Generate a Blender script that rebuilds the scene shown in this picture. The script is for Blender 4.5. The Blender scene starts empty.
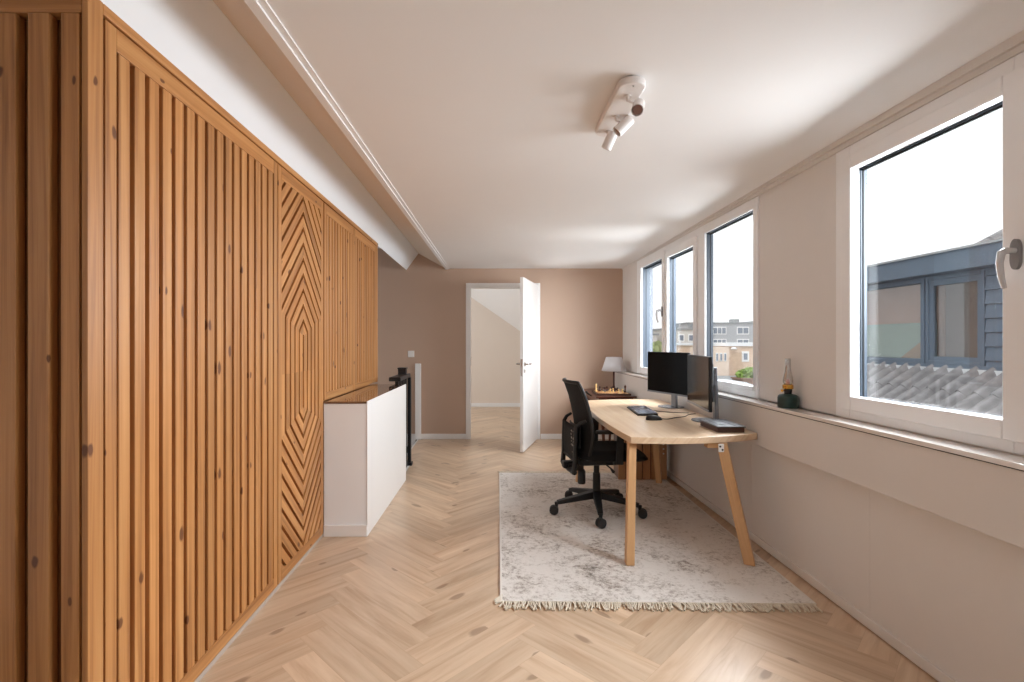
import bpy, math, random
from mathutils import Vector, Matrix
random.seed(7)
S = bpy.context.scene
COL = S.collection
PI = math.pi

# ------------------------------------------------------------------ mesh builder
class MB:
    def __init__(self):
        self.v = []; self.f = []; self.uv = []; self.uv2 = []
    def _add(self, verts, faces, axis=None, rnd=True, uvf=None):
        n = len(self.v)
        verts = [Vector(p) for p in verts]
        if axis is None:
            lo = [min(p[i] for p in verts) for i in range(3)]; hi = [max(p[i] for p in verts) for i in range(3)]
            d = [hi[i]-lo[i] for i in range(3)]; k = d.index(max(d))
            axis = Vector([1.0 if i == k else 0.0 for i in range(3)])
        axis = Vector(axis).normalized()
        t = Vector((0, 0, 1)) if abs(axis.z) < .9 else Vector((1, 0, 0))
        s1 = axis.cross(t).normalized(); s2 = axis.cross(s1)
        ou, ov = (random.uniform(0, 40), random.uniform(0, 40)) if rnd else (0, 0)
        self.v += verts
        for f in faces:
            self.f.append([i+n for i in f])
            self.uv.append([(verts[i].dot(axis)+ou, verts[i].dot(s1)+verts[i].dot(s2)*1.0+ov) for i in f])
        return self
    def box(self, x0, x1, y0, y1, z0, z1, axis=None):
        x0, x1 = min(x0, x1), max(x0, x1); y0, y1 = min(y0, y1), max(y0, y1); z0, z1 = min(z0, z1), max(z0, z1)
        v = [(x0,y0,z0),(x1,y0,z0),(x1,y1,z0),(x0,y1,z0),(x0,y0,z1),(x1,y0,z1),(x1,y1,z1),(x0,y1,z1)]
        f = [(3,2,1,0),(4,5,6,7),(0,1,5,4),(1,2,6,5),(2,3,7,6),(3,0,4,7)]
        return self._add(v, f, axis)
    def bar(self, p0, p1, w, h, up=(0, 0, 1), w1=None, h1=None):
        p0, p1 = Vector(p0), Vector(p1); a = (p1-p0).normalized(); u = Vector(up)
        s = a.cross(u)
        if s.length < 1e-4: s = a.cross(Vector((0, 1, 0)))
        s.normalize(); u = s.cross(a).normalized()
        w1 = w if w1 is None else w1; h1 = h if h1 is None else h1
        v = []
        for p, ww, hh in ((p0, w, h), (p1, w1, h1)):
            v += [p-s*ww/2-u*hh/2, p+s*ww/2-u*hh/2, p+s*ww/2+u*hh/2, p-s*ww/2+u*hh/2]
        f = [(0,1,2,3),(7,6,5,4),(1,0,4,5),(2,1,5,6),(3,2,6,7),(0,3,7,4)]
        f = [tuple(reversed(q)) for q in f]
        f = [tuple(reversed(q)) for q in f]
        return self._add(v, f, a)
    def tube(self, pts, r, seg=10, caps=True):
        pts = [Vector(p) for p in pts]; n = len(pts)
        rr = r if isinstance(r, (list, tuple)) else [r]*n
        v = []; f = []
        prev = None
        for i, p in enumerate(pts):
            if i == 0: a = pts[1]-pts[0]
            elif i == n-1: a = pts[-1]-pts[-2]
            else: a = (pts[i+1]-pts[i]).normalized()+(pts[i]-pts[i-1]).normalized()
            a.normalize()
            if prev is None:
                t = Vector((0, 0, 1)) if abs(a.z) < .9 else Vector((1, 0, 0))
                s = a.cross(t).normalized()
            else:
                s = prev-a*prev.dot(a); s.normalize()
            prev = s; b = a.cross(s)
            for k in range(seg):
                th = 2*PI*k/seg
                v.append(p+(s*math.cos(th)+b*math.sin(th))*rr[i])
        for i in range(n-1):
            for k in range(seg):
                k2 = (k+1) % seg
                f.append((i*seg+k, i*seg+k2, (i+1)*seg+k2, (i+1)*seg+k))
        if caps:
            f.append(tuple(reversed(range(seg)))); f.append(tuple(range((n-1)*seg, n*seg)))
        return self._add(v, f, pts[-1]-pts[0] if (pts[-1]-pts[0]).length > 1e-5 else (0, 0, 1))
    def lathe(self, prof, seg=24, M=None, cap0=True, cap1=True):
        M = M or Matrix.Identity(4)
        v = []; f = []; n = len(prof)
        for r, z in prof:
            for k in range(seg):
                th = 2*PI*k/seg
                v.append(M @ Vector((r*math.cos(th), r*math.sin(th), z)))
        for i in range(n-1):
            for k in range(seg):
                k2 = (k+1) % seg
                f.append((i*seg+k, i*seg+k2, (i+1)*seg+k2, (i+1)*seg+k))
        if cap0: f.append(tuple(reversed(range(seg))))
        if cap1: f.append(tuple(range((n-1)*seg, n*seg)))
        return self._add(v, f, M.to_3x3() @ Vector((0, 0, 1)))
    def extrude(self, poly, vec, axis=None):
        poly = [Vector(p) for p in poly]; vec = Vector(vec); n = len(poly)
        nrm = Vector((0, 0, 0))
        for i in range(n): nrm += poly[i].cross(poly[(i+1) % n])
        if nrm.dot(vec) < 0: poly.reverse()
        v = poly+[p+vec for p in poly]
        f = [tuple(reversed(range(n))), tuple(range(n, 2*n))]
        for i in range(n):
            j = (i+1) % n
            f.append((i, j, j+n, i+n))
        return self._add(v, f, axis)
    def quad(self, *pts, axis=None):
        return self._add(pts, [tuple(range(len(pts)))], axis)
    def grid(self, fn, nu, nv, axis=None):
        v = [fn(i/nu, j/nv) for i in range(nu+1) for j in range(nv+1)]
        f = [(i*(nv+1)+j, (i+1)*(nv+1)+j, (i+1)*(nv+1)+j+1, i*(nv+1)+j+1) for i in range(nu) for j in range(nv)]
        return self._add(v, f, axis)
    def obj(self, name, mat, parent=None, smooth=None, bevel=0, loc=None):
        me = bpy.data.meshes.new(name)
        off = Vector(loc) if loc else Vector((0, 0, 0))
        me.from_pydata([p-off for p in self.v], [], self.f)
        uvl = me.uv_layers.new(name='UVMap')
        flat = [c for fu in self.uv for uv in fu for c in uv]
        if len(flat) == 2*len(me.loops): uvl.data.foreach_set('uv', flat)
        if self.uv2:
            u2 = me.uv_layers.new(name='Edge')
            u2.data.foreach_set('uv', [c for fu in self.uv2 for uv in fu for c in uv])
        me.materials.append(mat)
        if smooth:
            me.polygons.foreach_set('use_smooth', [True]*len(me.polygons))
            me.set_sharp_from_angle(angle=math.radians(smooth))
        me.update()
        o = bpy.data.objects.new(name, me); COL.objects.link(o)
        if loc: o.location = loc
        if parent: o.parent = parent
        if bevel:
            b = o.modifiers.new('Bevel', 'BEVEL'); b.width = bevel; b.segments = 2; b.limit_method = 'ANGLE'; b.angle_limit = math.radians(40)
        return o

def empty(name, loc=(0, 0, 0), rz=0):
    o = bpy.data.objects.new(name, None); COL.objects.link(o)
    o.location = loc; o.rotation_euler = (0, 0, rz); o.empty_display_size = .05
    return o
def tag(o, label, cat, group=None, kind=None):
    o['label'] = label; o['category'] = cat
    if group: o['group'] = group
    if kind: o['kind'] = kind
    return o
def struct(o):
    o['kind'] = 'structure'; return o

# ------------------------------------------------------------------ materials
def srgb(r, g, b):
    def c(u):
        u /= 255.0
        return u/12.92 if u <= .04045 else ((u+.055)/1.055)**2.4
    return (c(r), c(g), c(b), 1)
def base(name):
    m = bpy.data.materials.new(name); m.use_nodes = True
    nt = m.node_tree; b = nt.nodes['Principled BSDF']
    return m, nt, b
def N(nt, typ, **kw):
    n = nt.nodes.new(typ)
    for k, v in kw.items():
        if k in n.inputs: n.inputs[k].default_value = v
        else: setattr(n, k, v)
    return n
def paint(name, col, rough=.5, var=.04, scale=6, metal=0, bump=0, bscale=200, spec=None, coat=0):
    m, nt, b = base(name)
    b.inputs['Roughness'].default_value = rough; b.inputs['Metallic'].default_value = metal
    if spec is not None: b.inputs['Specular IOR Level'].default_value = spec
    if coat: b.inputs['Coat Weight'].default_value = coat
    tc = N(nt, 'ShaderNodeTexCoord'); no = N(nt, 'ShaderNodeTexNoise', Scale=scale, Detail=3.0)
    nt.links.new(tc.outputs['Object'], no.inputs['Vector'])
    mx = N(nt, 'ShaderNodeMix', data_type='RGBA')
    mx.inputs[6].default_value = tuple(c*(1-var) for c in col[:3])+(1,)
    mx.inputs[7].default_value = tuple(min(1, c*(1+var)) for c in col[:3])+(1,)
    nt.links.new(no.outputs['Fac'], mx.inputs[0]); nt.links.new(mx.outputs[2], b.inputs['Base Color'])
    if bump:
        n2 = N(nt, 'ShaderNodeTexNoise', Scale=bscale, Detail=4.0); nt.links.new(tc.outputs['Object'], n2.inputs['Vector'])
        bp = N(nt, 'ShaderNodeBump', Strength=bump, Distance=.005); nt.links.new(n2.outputs['Fac'], bp.inputs['Height'])
        nt.links.new(bp.outputs['Normal'], b.inputs['Normal'])
    return m
def wood(name, dark, mid, light, rough=.45, us=1.2, vs=22, knots=.0, kcol=None, tint=.25, edge=False, kscale=(4.6, 9), kfac=.9, gate=.6):
    m, nt, b = base(name); L = nt.links.new
    b.inputs['Roughness'].default_value = rough
    uv = N(nt, 'ShaderNodeUVMap', uv_map='UVMap')
    mp = N(nt, 'ShaderNodeMapping'); mp.inputs['Scale'].default_value = (us, vs, 1); L(uv.outputs[0], mp.inputs['Vector'])
    n1 = N(nt, 'ShaderNodeTexNoise', Scale=1.0, Detail=6.0, Roughness=.6, Distortion=.6); L(mp.outputs[0], n1.inputs['Vector'])
    rp = N(nt, 'ShaderNodeValToRGB'); L(n1.outputs['Fac'], rp.inputs['Fac'])
    e = rp.color_ramp.elements; e[0].position = .28; e[0].color = dark; e[1].position = .72; e[1].color = light
    k = e.new(.5); k.color = mid
    mp2 = N(nt, 'ShaderNodeMapping'); mp2.inputs['Scale'].default_value = (.25, 1.7, 1); L(uv.outputs[0], mp2.inputs['Vector'])
    n2 = N(nt, 'ShaderNodeTexNoise', Scale=1.0, Detail=2.0); L(mp2.outputs[0], n2.inputs['Vector'])
    mr = N(nt, 'ShaderNodeMapRange'); L(n2.outputs['Fac'], mr.inputs[0])
    mr.inputs[1].default_value = .3; mr.inputs[2].default_value = .7; mr.inputs[3].default_value = 1-tint; mr.inputs[4].default_value = 1+tint*.6
    mul = N(nt, 'ShaderNodeMix', data_type='RGBA', blend_type='MULTIPLY'); mul.inputs[0].default_value = 1
    L(rp.outputs[0], mul.inputs[6])
    cc = N(nt, 'ShaderNodeCombineColor')
    for i in range(3): L(mr.outputs[0], cc.inputs[i])
    L(cc.outputs[0], mul.inputs[7])
    out = mul.outputs[2]
    if knots:
        mp3 = N(nt, 'ShaderNodeMapping'); mp3.inputs['Scale'].default_value = (kscale[0], kscale[1], 1); L(uv.outputs[0], mp3.inputs['Vector'])
        nz = N(nt, 'ShaderNodeTexNoise', Scale=3.0); L(mp3.outputs[0], nz.inputs['Vector'])
        ad = N(nt, 'ShaderNodeMix', data_type='VECTOR'); ad.inputs[0].default_value = .14
        L(mp3.outputs[0], ad.inputs[4]); L(nz.outputs['Color'], ad.inputs[5])
        vo = N(nt, 'ShaderNodeTexVoronoi', Scale=1.0, voronoi_dimensions='2D'); L(ad.outputs[1], vo.inputs['Vector'])
        k1 = N(nt, 'ShaderNodeMapRange'); sz_ = N(nt, 'ShaderNodeSeparateColor'); L(vo.outputs['Color'], sz_.inputs[0])
        sa_ = N(nt, 'ShaderNodeMath', operation='ADD'); L(sz_.outputs[1], sa_.inputs[0]); sa_.inputs[1].default_value = .75
        sm_ = N(nt, 'ShaderNodeMath', operation='MULTIPLY'); L(sa_.outputs[0], sm_.inputs[0]); L(vo.outputs['Distance'], sm_.inputs[1]); L(sm_.outputs[0], k1.inputs[0])
        k1.inputs[1].default_value = knots*.6; k1.inputs[2].default_value = knots; k1.inputs[3].default_value = 1; k1.inputs[4].default_value = 0
        sc_ = N(nt, 'ShaderNodeSeparateColor'); L(vo.outputs['Color'], sc_.inputs[0])
        gt = N(nt, 'ShaderNodeMath', operation='GREATER_THAN'); L(sc_.outputs[0], gt.inputs[0]); gt.inputs[1].default_value = gate
        gm = N(nt, 'ShaderNodeMath', operation='MULTIPLY'); L(gt.outputs[0], gm.inputs[0]); L(k1.outputs[0], gm.inputs[1])
        gs = N(nt, 'ShaderNodeMath', operation='MULTIPLY'); L(gm.outputs[0], gs.inputs[0]); gs.inputs[1].default_value = kfac
        mk = N(nt, 'ShaderNodeMix', data_type='RGBA'); L(gs.outputs[0], mk.inputs[0]); L(out, mk.inputs[6]); mk.inputs[7].default_value = kcol or dark
        out = mk.outputs[2]
    if edge:
        u2 = N(nt, 'ShaderNodeUVMap', uv_map='Edge'); sp = N(nt, 'ShaderNodeSeparateXYZ'); L(u2.outputs[0], sp.inputs[0])
        mn = N(nt, 'ShaderNodeMath', operation='MINIMUM'); L(sp.outputs[0], mn.inputs[0]); L(sp.outputs[1], mn.inputs[1])
        k2 = N(nt, 'ShaderNodeMapRange'); L(mn.outputs[0], k2.inputs[0])
        k2.inputs[1].default_value = .0008; k2.inputs[2].default_value = .0022; k2.inputs[3].default_value = .6; k2.inputs[4].default_value = 0
        me = N(nt, 'ShaderNodeMix', data_type='RGBA'); L(k2.outputs[0], me.inputs[0]); L(out, me.inputs[6]); me.inputs[7].default_value = dark
        out = me.outputs[2]
    L(out, b.inputs['Base Color'])
    bp = N(nt, 'ShaderNodeBump', Strength=.12, Distance=.002); L(n1.outputs['Fac'], bp.inputs['Height']); L(bp.outputs[0], b.inputs['Normal'])
    return m
def glass_mat(name, tint=(1, 1, 1, 1), gl=.06, rough=.0):
    m = bpy.data.materials.new(name); m.use_nodes = True; nt = m.node_tree; nt.nodes.clear()
    o = N(nt, 'ShaderNodeOutputMaterial'); t = N(nt, 'ShaderNodeBsdfTransparent'); t.inputs[0].default_value = tint
    g = N(nt, 'ShaderNodeBsdfGlossy'); g.inputs['Roughness'].default_value = rough
    fr = N(nt, 'ShaderNodeLayerWeight', Blend=.5); ml = N(nt, 'ShaderNodeMath', operation='MULTIPLY'); ml.inputs[1].default_value = gl*2
    pw = N(nt, 'ShaderNodeMath', operation='ADD'); pw.inputs[1].default_value = gl*.5
    mx = N(nt, 'ShaderNodeMixShader')
    nt.links.new(fr.outputs['Facing'], ml.inputs[0]); nt.links.new(ml.outputs[0], pw.inputs[0]); nt.links.new(pw.outputs[0], mx.inputs[0])
    nt.links.new(t.outputs[0], mx.inputs[1]); nt.links.new(g.outputs[0], mx.inputs[2]); nt.links.new(mx.outputs[0], o.inputs[0])
    return m

M = {}
M['ceiling'] = paint('ceiling_paint', srgb(238, 236, 234), .75, .01, bump=.03, bscale=120)
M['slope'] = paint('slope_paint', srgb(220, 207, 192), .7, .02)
M['white_wall'] = paint('white_wall_paint', srgb(240, 243, 246), .6, .015, bump=.03, bscale=150)
M['wall_right'] = paint('wall_right_paint', srgb(223, 219, 215), .55, .02, bump=.03, bscale=120)
M['taupe'] = paint('taupe_wall_paint', srgb(192, 165, 145), .6, .025, scale=3, bump=.04, bscale=120)
M['beige'] = paint('beige_wall_paint', srgb(226, 212, 198), .6, .015)
M['trim'] = paint('white_trim_paint', srgb(238, 236, 234), .35, .01)
M['sill'] = paint('sill_stone', srgb(226, 221, 216), .12, .03, scale=14, coat=.3)
M['upvc'] = paint('white_upvc', srgb(242, 243, 244), .3, .008)
M['anthracite'] = paint('anthracite_frame', srgb(66, 76, 88), .45, .05)
M['gasket'] = paint('black_gasket', srgb(30, 32, 35), .6)
M['glass'] = glass_mat('window_glass', gl=.04)
M['chimney_glass'] = glass_mat('lantern_glass', tint=(.93, .93, .93, 1), gl=.35)
M['cedar'] = wood('pine_slats', srgb(142, 90, 46), srgb(184, 126, 72), srgb(204, 150, 94), .42, .8, 34, .088, srgb(94, 50, 22), .2, kfac=.92)
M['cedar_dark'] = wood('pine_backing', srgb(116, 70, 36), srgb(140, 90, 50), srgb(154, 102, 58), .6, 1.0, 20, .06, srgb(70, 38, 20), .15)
M['oak_floor'] = wood('oak_floor', srgb(184, 152, 122), srgb(207, 180, 152), srgb(219, 195, 169), .3, 1.5, 17, .10, srgb(120, 90, 68), .16, edge=True, kscale=(2.2, 5.5), kfac=.55, gate=.35)
M['oak'] = wood('oak_top', srgb(204, 172, 138), srgb(220, 192, 160), srgb(230, 207, 180), .3, 1.0, 26, 0, None, .08)
M['oak_leg'] = wood('oak_leg', srgb(188, 144, 98), srgb(208, 164, 116), srgb(220, 178, 132), .4, 1.4, 22, 0, None, .08)
M['slat_brown'] = wood('slat_brown', srgb(164, 120, 84), srgb(188, 144, 104), srgb(204, 160, 120), .5, 1.4, 22, 0, None, .2)
M['mahogany'] = wood('mahogany', srgb(62, 30, 18), srgb(88, 44, 27), srgb(108, 58, 36), .3, 2, 20, 0, None, .1)
M['brown_gloss'] = paint('brown_gloss_top', srgb(112, 84, 66), .06, .06, coat=.6)
M['black'] = paint('black_plastic', srgb(13, 13, 15), .5, .05)
M['black_paint'] = paint('black_lacquer', srgb(26, 28, 32), .35, .05)
M['seat_fabric'] = paint('black_fabric', srgb(16, 17, 20), .9, .15, scale=200, bump=.3, bscale=600)
M['mesh_fabric'] = paint('black_mesh_fabric', srgb(9, 9, 11), .85, .2, scale=300, bump=.2, bscale=900)
M['rubber'] = paint('dark_rubber', srgb(34, 34, 36), .6)
M['screen'] = paint('screen_glass', srgb(3, 4, 6), .14, .02, spec=.16)
M['grey_metal'] = paint('grey_metal', srgb(138, 146, 158), .3, .03, metal=.6)
M['foot_metal'] = paint('foot_metal', srgb(140, 146, 154), .22, .03, metal=.7)
M['chrome'] = paint('brushed_steel', srgb(190, 190, 190), .22, .03, metal=1)
M['key'] = paint('keycap_grey', srgb(120, 130, 148), .2, .05)
M['lamp_shade'] = paint('lamp_shade', srgb(240, 240, 242), .8, .01)
def shade_mat():
    m, nt, b = base('shade_cloth'); b.inputs['Base Color'].default_value = srgb(244, 244, 246); b.inputs['Roughness'].default_value = .9
    o = nt.nodes['Material Output']; t = N(nt, 'ShaderNodeBsdfTranslucent'); t.inputs[0].default_value = srgb(244, 244, 246)
    mx = N(nt, 'ShaderNodeMixShader'); mx.inputs[0].default_value = .5
    nt.links.new(b.outputs[0], mx.inputs[1]); nt.links.new(t.outputs[0], mx.inputs[2]); nt.links.new(mx.outputs[0], o.inputs[0])
    return m
M['lamp_shade'] = shade_mat()
M['lantern'] = paint('green_enamel', srgb(24, 52, 48), .35, .05)
M['brass'] = paint('brass', srgb(196, 150, 70), .25, .05, metal=1)
M['pink'] = paint('pink_wick', srgb(226, 128, 110), .5)
M['white_plastic'] = paint('white_plastic', srgb(235, 233, 230), .35, .01)
M['lamp_white'] = paint('lamp_white_metal', srgb(228, 222, 218), .4, .01)
M['bulb'] = paint('bulb_face', srgb(150, 120, 112), .3)
M['chess_light'] = paint('boxwood', srgb(222, 184, 122), .4)
M['chess_dark'] = paint('rosewood', srgb(58, 28, 20), .35)
M['box_lid'] = paint('box_lid', srgb(74, 74, 80), .3, .06)
M['box_body'] = paint('box_body', srgb(70, 42, 30), .45, .1)
M['fascia'] = paint('dormer_blue', srgb(80, 95, 110), .55, .03)
M['reflection_pink'] = paint('pane_reflection_pink', srgb(214, 168, 150), .8)  # pink and green of the pane's reflection, put into board colours
M['reflection_green'] = paint('pane_reflection_green', srgb(164, 186, 172), .7)
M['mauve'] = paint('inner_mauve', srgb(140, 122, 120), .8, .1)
M['roof_tile'] = paint('roof_tile', srgb(128, 126, 127), .26, .5, scale=9, spec=.7)
M['brick_pale'] = paint('pale_brick', srgb(228, 208, 190), .9, .04)
M['brick_beige'] = None
M['outer_wall'] = paint('outer_wall', srgb(150, 140, 130), .9)
M['ground'] = paint('street', srgb(120, 122, 120), .95, .1)
M['lead'] = paint('lead_flashing', srgb(190, 192, 194), .6, .1)
M['white_roof'] = paint('white_roof', srgb(232, 234, 236), .7, .04)
M['grey_roof'] = paint('grey_roof', srgb(150, 154, 156), .9, .1)
M['row_grey'] = paint('row_house_grey', srgb(176, 178, 182), .9, .05)
M['row_white'] = paint('row_house_white', srgb(214, 210, 204), .9, .05)
M['far_window'] = paint('far_window_glass', srgb(122, 132, 146), .15, .1)
M['far_frame'] = paint('far_window_frame', srgb(240, 240, 240), .6)
M['leaf'] = paint('leaf_green', srgb(150, 178, 92), .8, .35, scale=4)
M['leaf2'] = paint('leaf_pale', srgb(170, 182, 132), .8, .3, scale=4)
M['bark'] = paint('bark', srgb(110, 92, 76), .9)
M['planter'] = paint('planter_brown', srgb(150, 122, 104), .9)

def brick_mat():
    m, nt, b = base('beige_brick'); b.inputs['Roughness'].default_value = .9
    tc = N(nt, 'ShaderNodeUVMap', uv_map='UVMap'); br = N(nt, 'ShaderNodeTexBrick', Scale=4.0)
    br.inputs['Color1'].default_value = srgb(226, 198, 172); br.inputs['Color2'].default_value = srgb(214, 184, 158); br.inputs['Mortar'].default_value = srgb(224, 208, 190)
    nt.links.new(tc.outputs[0], br.inputs['Vector']); nt.links.new(br.outputs['Color'], b.inputs['Base Color'])
    return m
M['brick_beige'] = brick_mat()
def rug_mat():
    m, nt, b = base('rug_pile'); L = nt.links.new
    b.inputs['Roughness'].default_value = .95; b.inputs['Specular IOR Level'].default_value = .1
    tc = N(nt, 'ShaderNodeTexCoord')
    big = N(nt, 'ShaderNodeTexNoise', Scale=2.3, Detail=3.0); L(tc.outputs['Object'], big.inputs['Vector'])
    fine = N(nt, 'ShaderNodeTexNoise', Scale=48.0, Detail=6.0, Roughness=.75); L(tc.outputs['Object'], fine.inputs['Vector'])
    mid = N(nt, 'ShaderNodeTexNoise', Scale=9.0, Detail=5.0, Roughness=.7, Distortion=1.2); L(tc.outputs['Object'], mid.inputs['Vector'])
    a = N(nt, 'ShaderNodeMath', operation='MULTIPLY'); L(fine.outputs['Fac'], a.inputs[0]); a.inputs[1].default_value = .5
    c = N(nt, 'ShaderNodeMath', operation='MULTIPLY_ADD'); L(mid.outputs['Fac'], c.inputs[0]); c.inputs[1].default_value = .35; L(a.outputs[0], c.inputs[2])
    d = N(nt, 'ShaderNodeMath', operation='MULTIPLY_ADD'); L(big.outputs['Fac'], d.inputs[0]); d.inputs[1].default_value = .3; L(c.outputs[0], d.inputs[2])
    rp = N(nt, 'ShaderNodeValToRGB'); L(d.outputs[0], rp.inputs['Fac'])
    e = rp.color_ramp.elements
    e[0].position = .43; e[0].color = srgb(122, 115, 108); e[1].position = .60; e[1].color = srgb(228, 224, 219)
    k = e.new(.50); k.color = srgb(184, 176, 168)
    k = e.new(.545); k.color = srgb(214, 209, 203)
    L(rp.outputs[0], b.inputs['Base Color'])
    bp = N(nt, 'ShaderNodeBump', Strength=.4, Distance=.004); L(fine.outputs['Fac'], bp.inputs['Height']); L(bp.outputs[0], b.inputs['Normal'])
    return m
M['plinth'] = paint('plinth_grey', srgb(176, 162, 150), .5)
M['handle_grey'] = paint('handle_plate_grey', srgb(140, 140, 142), .35, .03, metal=.2)
M['handle_light'] = paint('handle_light_grey', srgb(206, 206, 208), .25, .03, metal=.2)
M['rug'] = rug_mat()
M['fringe'] = paint('rug_fringe', srgb(216, 206, 188), .95, .2, scale=60)
M['rug_edge'] = paint('rug_binding', srgb(226, 222, 216), .95, .05)

# ------------------------------------------------------------------ room constants
XR = 1.81; XB = 1.70; XL = 1.755; YB = 6.82; XW = -1.136; YN = -1.6
def zc(y): return 2.325+(YB-y)*.009
def clip(poly, a, b, c):
    out = []
    n = len(poly)
    for i in range(n):
        p, q = poly[i], poly[(i+1) % n]
        dp = a*p[0]+b*p[1]-c; dq = a*q[0]+b*q[1]-c
        if dp <= 0: out.append(p)
        if (dp < 0 < dq) or (dq < 0 < dp):
            t = dp/(dp-dq); out.append((p[0]+(q[0]-p[0])*t, p[1]+(q[1]-p[1])*t))
    return out
def cliprect(poly, x0, x1, y0, y1):
    for a, b, c in ((-1, 0, -x0), (1, 0, x1), (0, -1, -y0), (0, 1, y1)):
        if len(poly) < 3: return []
        poly = clip(poly, a, b, c)
    return poly if len(poly) >= 3 else []

# ------------------------------------------------------------------ floor: herringbone planks
def build_floor():
    mb = MB()
    Lp, Wp = .689, .1385
    r2 = math.sqrt(2)
    x0, y0 = -.272, 1.879-.1966*30
    rects = [(-2.4, XL+.02, YN, 4.80), (-.86, XL+.02, 4.80, 5.44), (-.97, XL+.02, 5.44, YB), (-.33, .68, YB, YB+.12), (-2.6, 2.2, YB+.12, 10.2)]
    def toxy(a, b): return ((a-b)/r2+x0, (a+b)/r2+y0)
    for i in range(-12, 95):
        for j in range(-6, 8):
            for typ in (0, 1):
                a0 = i*Wp+j*Lp; b0 = i*Wp-j*Lp
                if typ == 0: A0, A1, B0, B1 = a0, a0+Lp, b0, b0+Wp
                else: A0, A1, B0, B1 = a0+Lp, a0+Lp+Wp, b0+Wp-Lp, b0+Wp
                cen = toxy((A0+A1)/2, (B0+B1)/2)
                if not (-3.4 < cen[0] < 3.2 and YN-.8 < cen[1] < 11): continue
                ou, ov = random.uniform(0, 60), random.uniform(0, 60)
                poly = [toxy(A0, B0), toxy(A1, B0), toxy(A1, B1), toxy(A0, B1)]
                for R in rects:
                    pc = cliprect(poly, *R)
                    if not pc: continue
                    n = len(mb.v)
                    mb.v += [Vector((p[0], p[1], 0)) for p in pc]
                    mb.f.append([n+k for k in range(len(pc))])
                    us, es = [], []
                    for p in pc:
                        s = (p[0]-x0)*r2; t = (p[1]-y0)*r2
                        a = (s+t)/2; b = (t-s)/2
                        la, lb = a-A0, b-B0
                        if typ == 0: u, v = la, lb
                        else: u, v = lb, la
                        us.append((u+ou, v+ov)); es.append((u, v))
                    mb.uv.append(us); mb.uv2.append(es)
    o = mb.obj('floor', M['oak_floor'])
    return struct(o)
build_floor()
# slab below the boards, with the stair opening left free
mb = MB()
for (a, b, c, d) in ((-2.4, XL+.02, YN, 4.80), (-.86, XL+.02, 4.80, 5.44), (-.97, XL+.02, 5.44, YB), (-2.6, 2.2, YB, 10.2)):
    mb.box(a, b, c, d, -.2, -.004)
struct(mb.obj('floor_slab', M['outer_wall']))
# ------------------------------------------------------------------ ceiling
EX0, EX1 = -.607, -.742     # left edge of the flat ceiling at the back wall and near the camera
def ex(y): return EX0+(YB-y)*(EX1-EX0)/(YB-1.523)
mb = MB(); ys = [YN, 2.6, YB]
for y0, y1 in zip(ys[:-1], ys[1:]):
    mb.extrude([(ex(y0), y0, zc(y0)), (2.0, y0, zc(y0)), (2.0, y1, zc(y1)), (ex(y1), y1, zc(y1))], (0, 0, .08))
struct(mb.obj('ceiling', M['ceiling']))
# white moulding along the left edge of the ceiling
mb = MB()
for dx, dz, w, h in ((.0, -.014, .034, .014), (.034, -.006, .024, .006)):
    mb.extrude([(ex(YN)+dx, YN, zc(YN)+dz), (ex(YN)+dx+w, YN, zc(YN)+dz), (ex(YB)+dx+w, YB, zc(YB)+dz), (ex(YB)+dx, YB, zc(YB)+dz)], (0, 0, h))
struct(mb.obj('trim_1', M['trim']))
# sloping roof from the ceiling edge up to the ridge
RX, RZ = -.975, 2.53
mb = MB()
mb.extrude([(ex(YN), YN, zc(YN)), (ex(YB), YB, zc(YB)), (RX, YB, RZ), (RX, YN, RZ)], (-.02, 0, .08))
struct(mb.obj('ceiling_slope', M['slope']))
# steep white slope coming down onto the wooden wardrobe
LX, LZ = -1.140, 2.305
mb = MB()
mb.extrude([(RX, YN, RZ), (RX, YB, RZ), (LX, YB, LZ), (LX, YN, LZ)], (-.06, 0, .06))
mb.box(-2.45, RX-.02, 5.06, YB, 2.60, 2.64); mb.box(-2.45, LX+.02, 5.03, 5.06, 2.335, 2.62); mb.box(-2.45, LX+.02, YN, 5.06, 2.335, 2.40)
struct(mb.obj('ceiling_steep', M['white_wall']))
# ------------------------------------------------------------------ walls
mb = MB()
mb.box(-2.45, -.32, YB, YB+.12, -3, 2.62); mb.box(.655, 2.0, YB, YB+.12, -.2, 2.62); mb.box(-.32, .655, YB, YB+.12, 2.105, 2.62)
struct(mb.obj('wall_back', M['taupe']))
mb = MB()
mb.box(-2.45, -2.35, YN, YB, -3, 2.6); mb.box(-2.35, XW-.62, 5.06, 5.12, -3, 2.34)
struct(mb.obj('wall_left', M['white_wall']))
mb = MB(); mb.box(-2.45, 2.0, YN-.1, YN, 0, 2.6)
struct(mb.obj('wall_front', M['white_wall']))
# right wall, upper part with window openings
wins = [(3.36, 6.13), (1.58, 2.604), (.10, 1.12)]
ZF0, ZF1 = .945, 2.31
mb = MB()
mb.box(1.90, 1.93, 5.99, 6.2, .9, 2.4)
for a, b in ((YN, .10), (1.12, 1.58), (2.604, 3.36), (6.13, YB)):
    mb.box(XR, 1.90, a, b, ZF0-.03, ZF1)
mb.box(XR, 1.90, YN, YB, ZF1, 2.45); mb.box(XR, 1.90, YN, YB, -.2, ZF0)
struct(mb.obj('wall_right', M['wall_right']))
mb = MB()
mb.box(XL, XR, YN, YB, 0, .70)
struct(mb.obj('wall_right_lower', M['wall_right']))
mb = MB(); mb.box(XB, XR, YN, YB, .668, .918)
struct(mb.obj('wall_right_ledge', M['wall_right'], bevel=.004))
mb = MB(); mb.box(XB-.008, XR, YN, YB, .920, .940)
struct(mb.obj('window_sill', M['sill'], bevel=.003))
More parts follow.
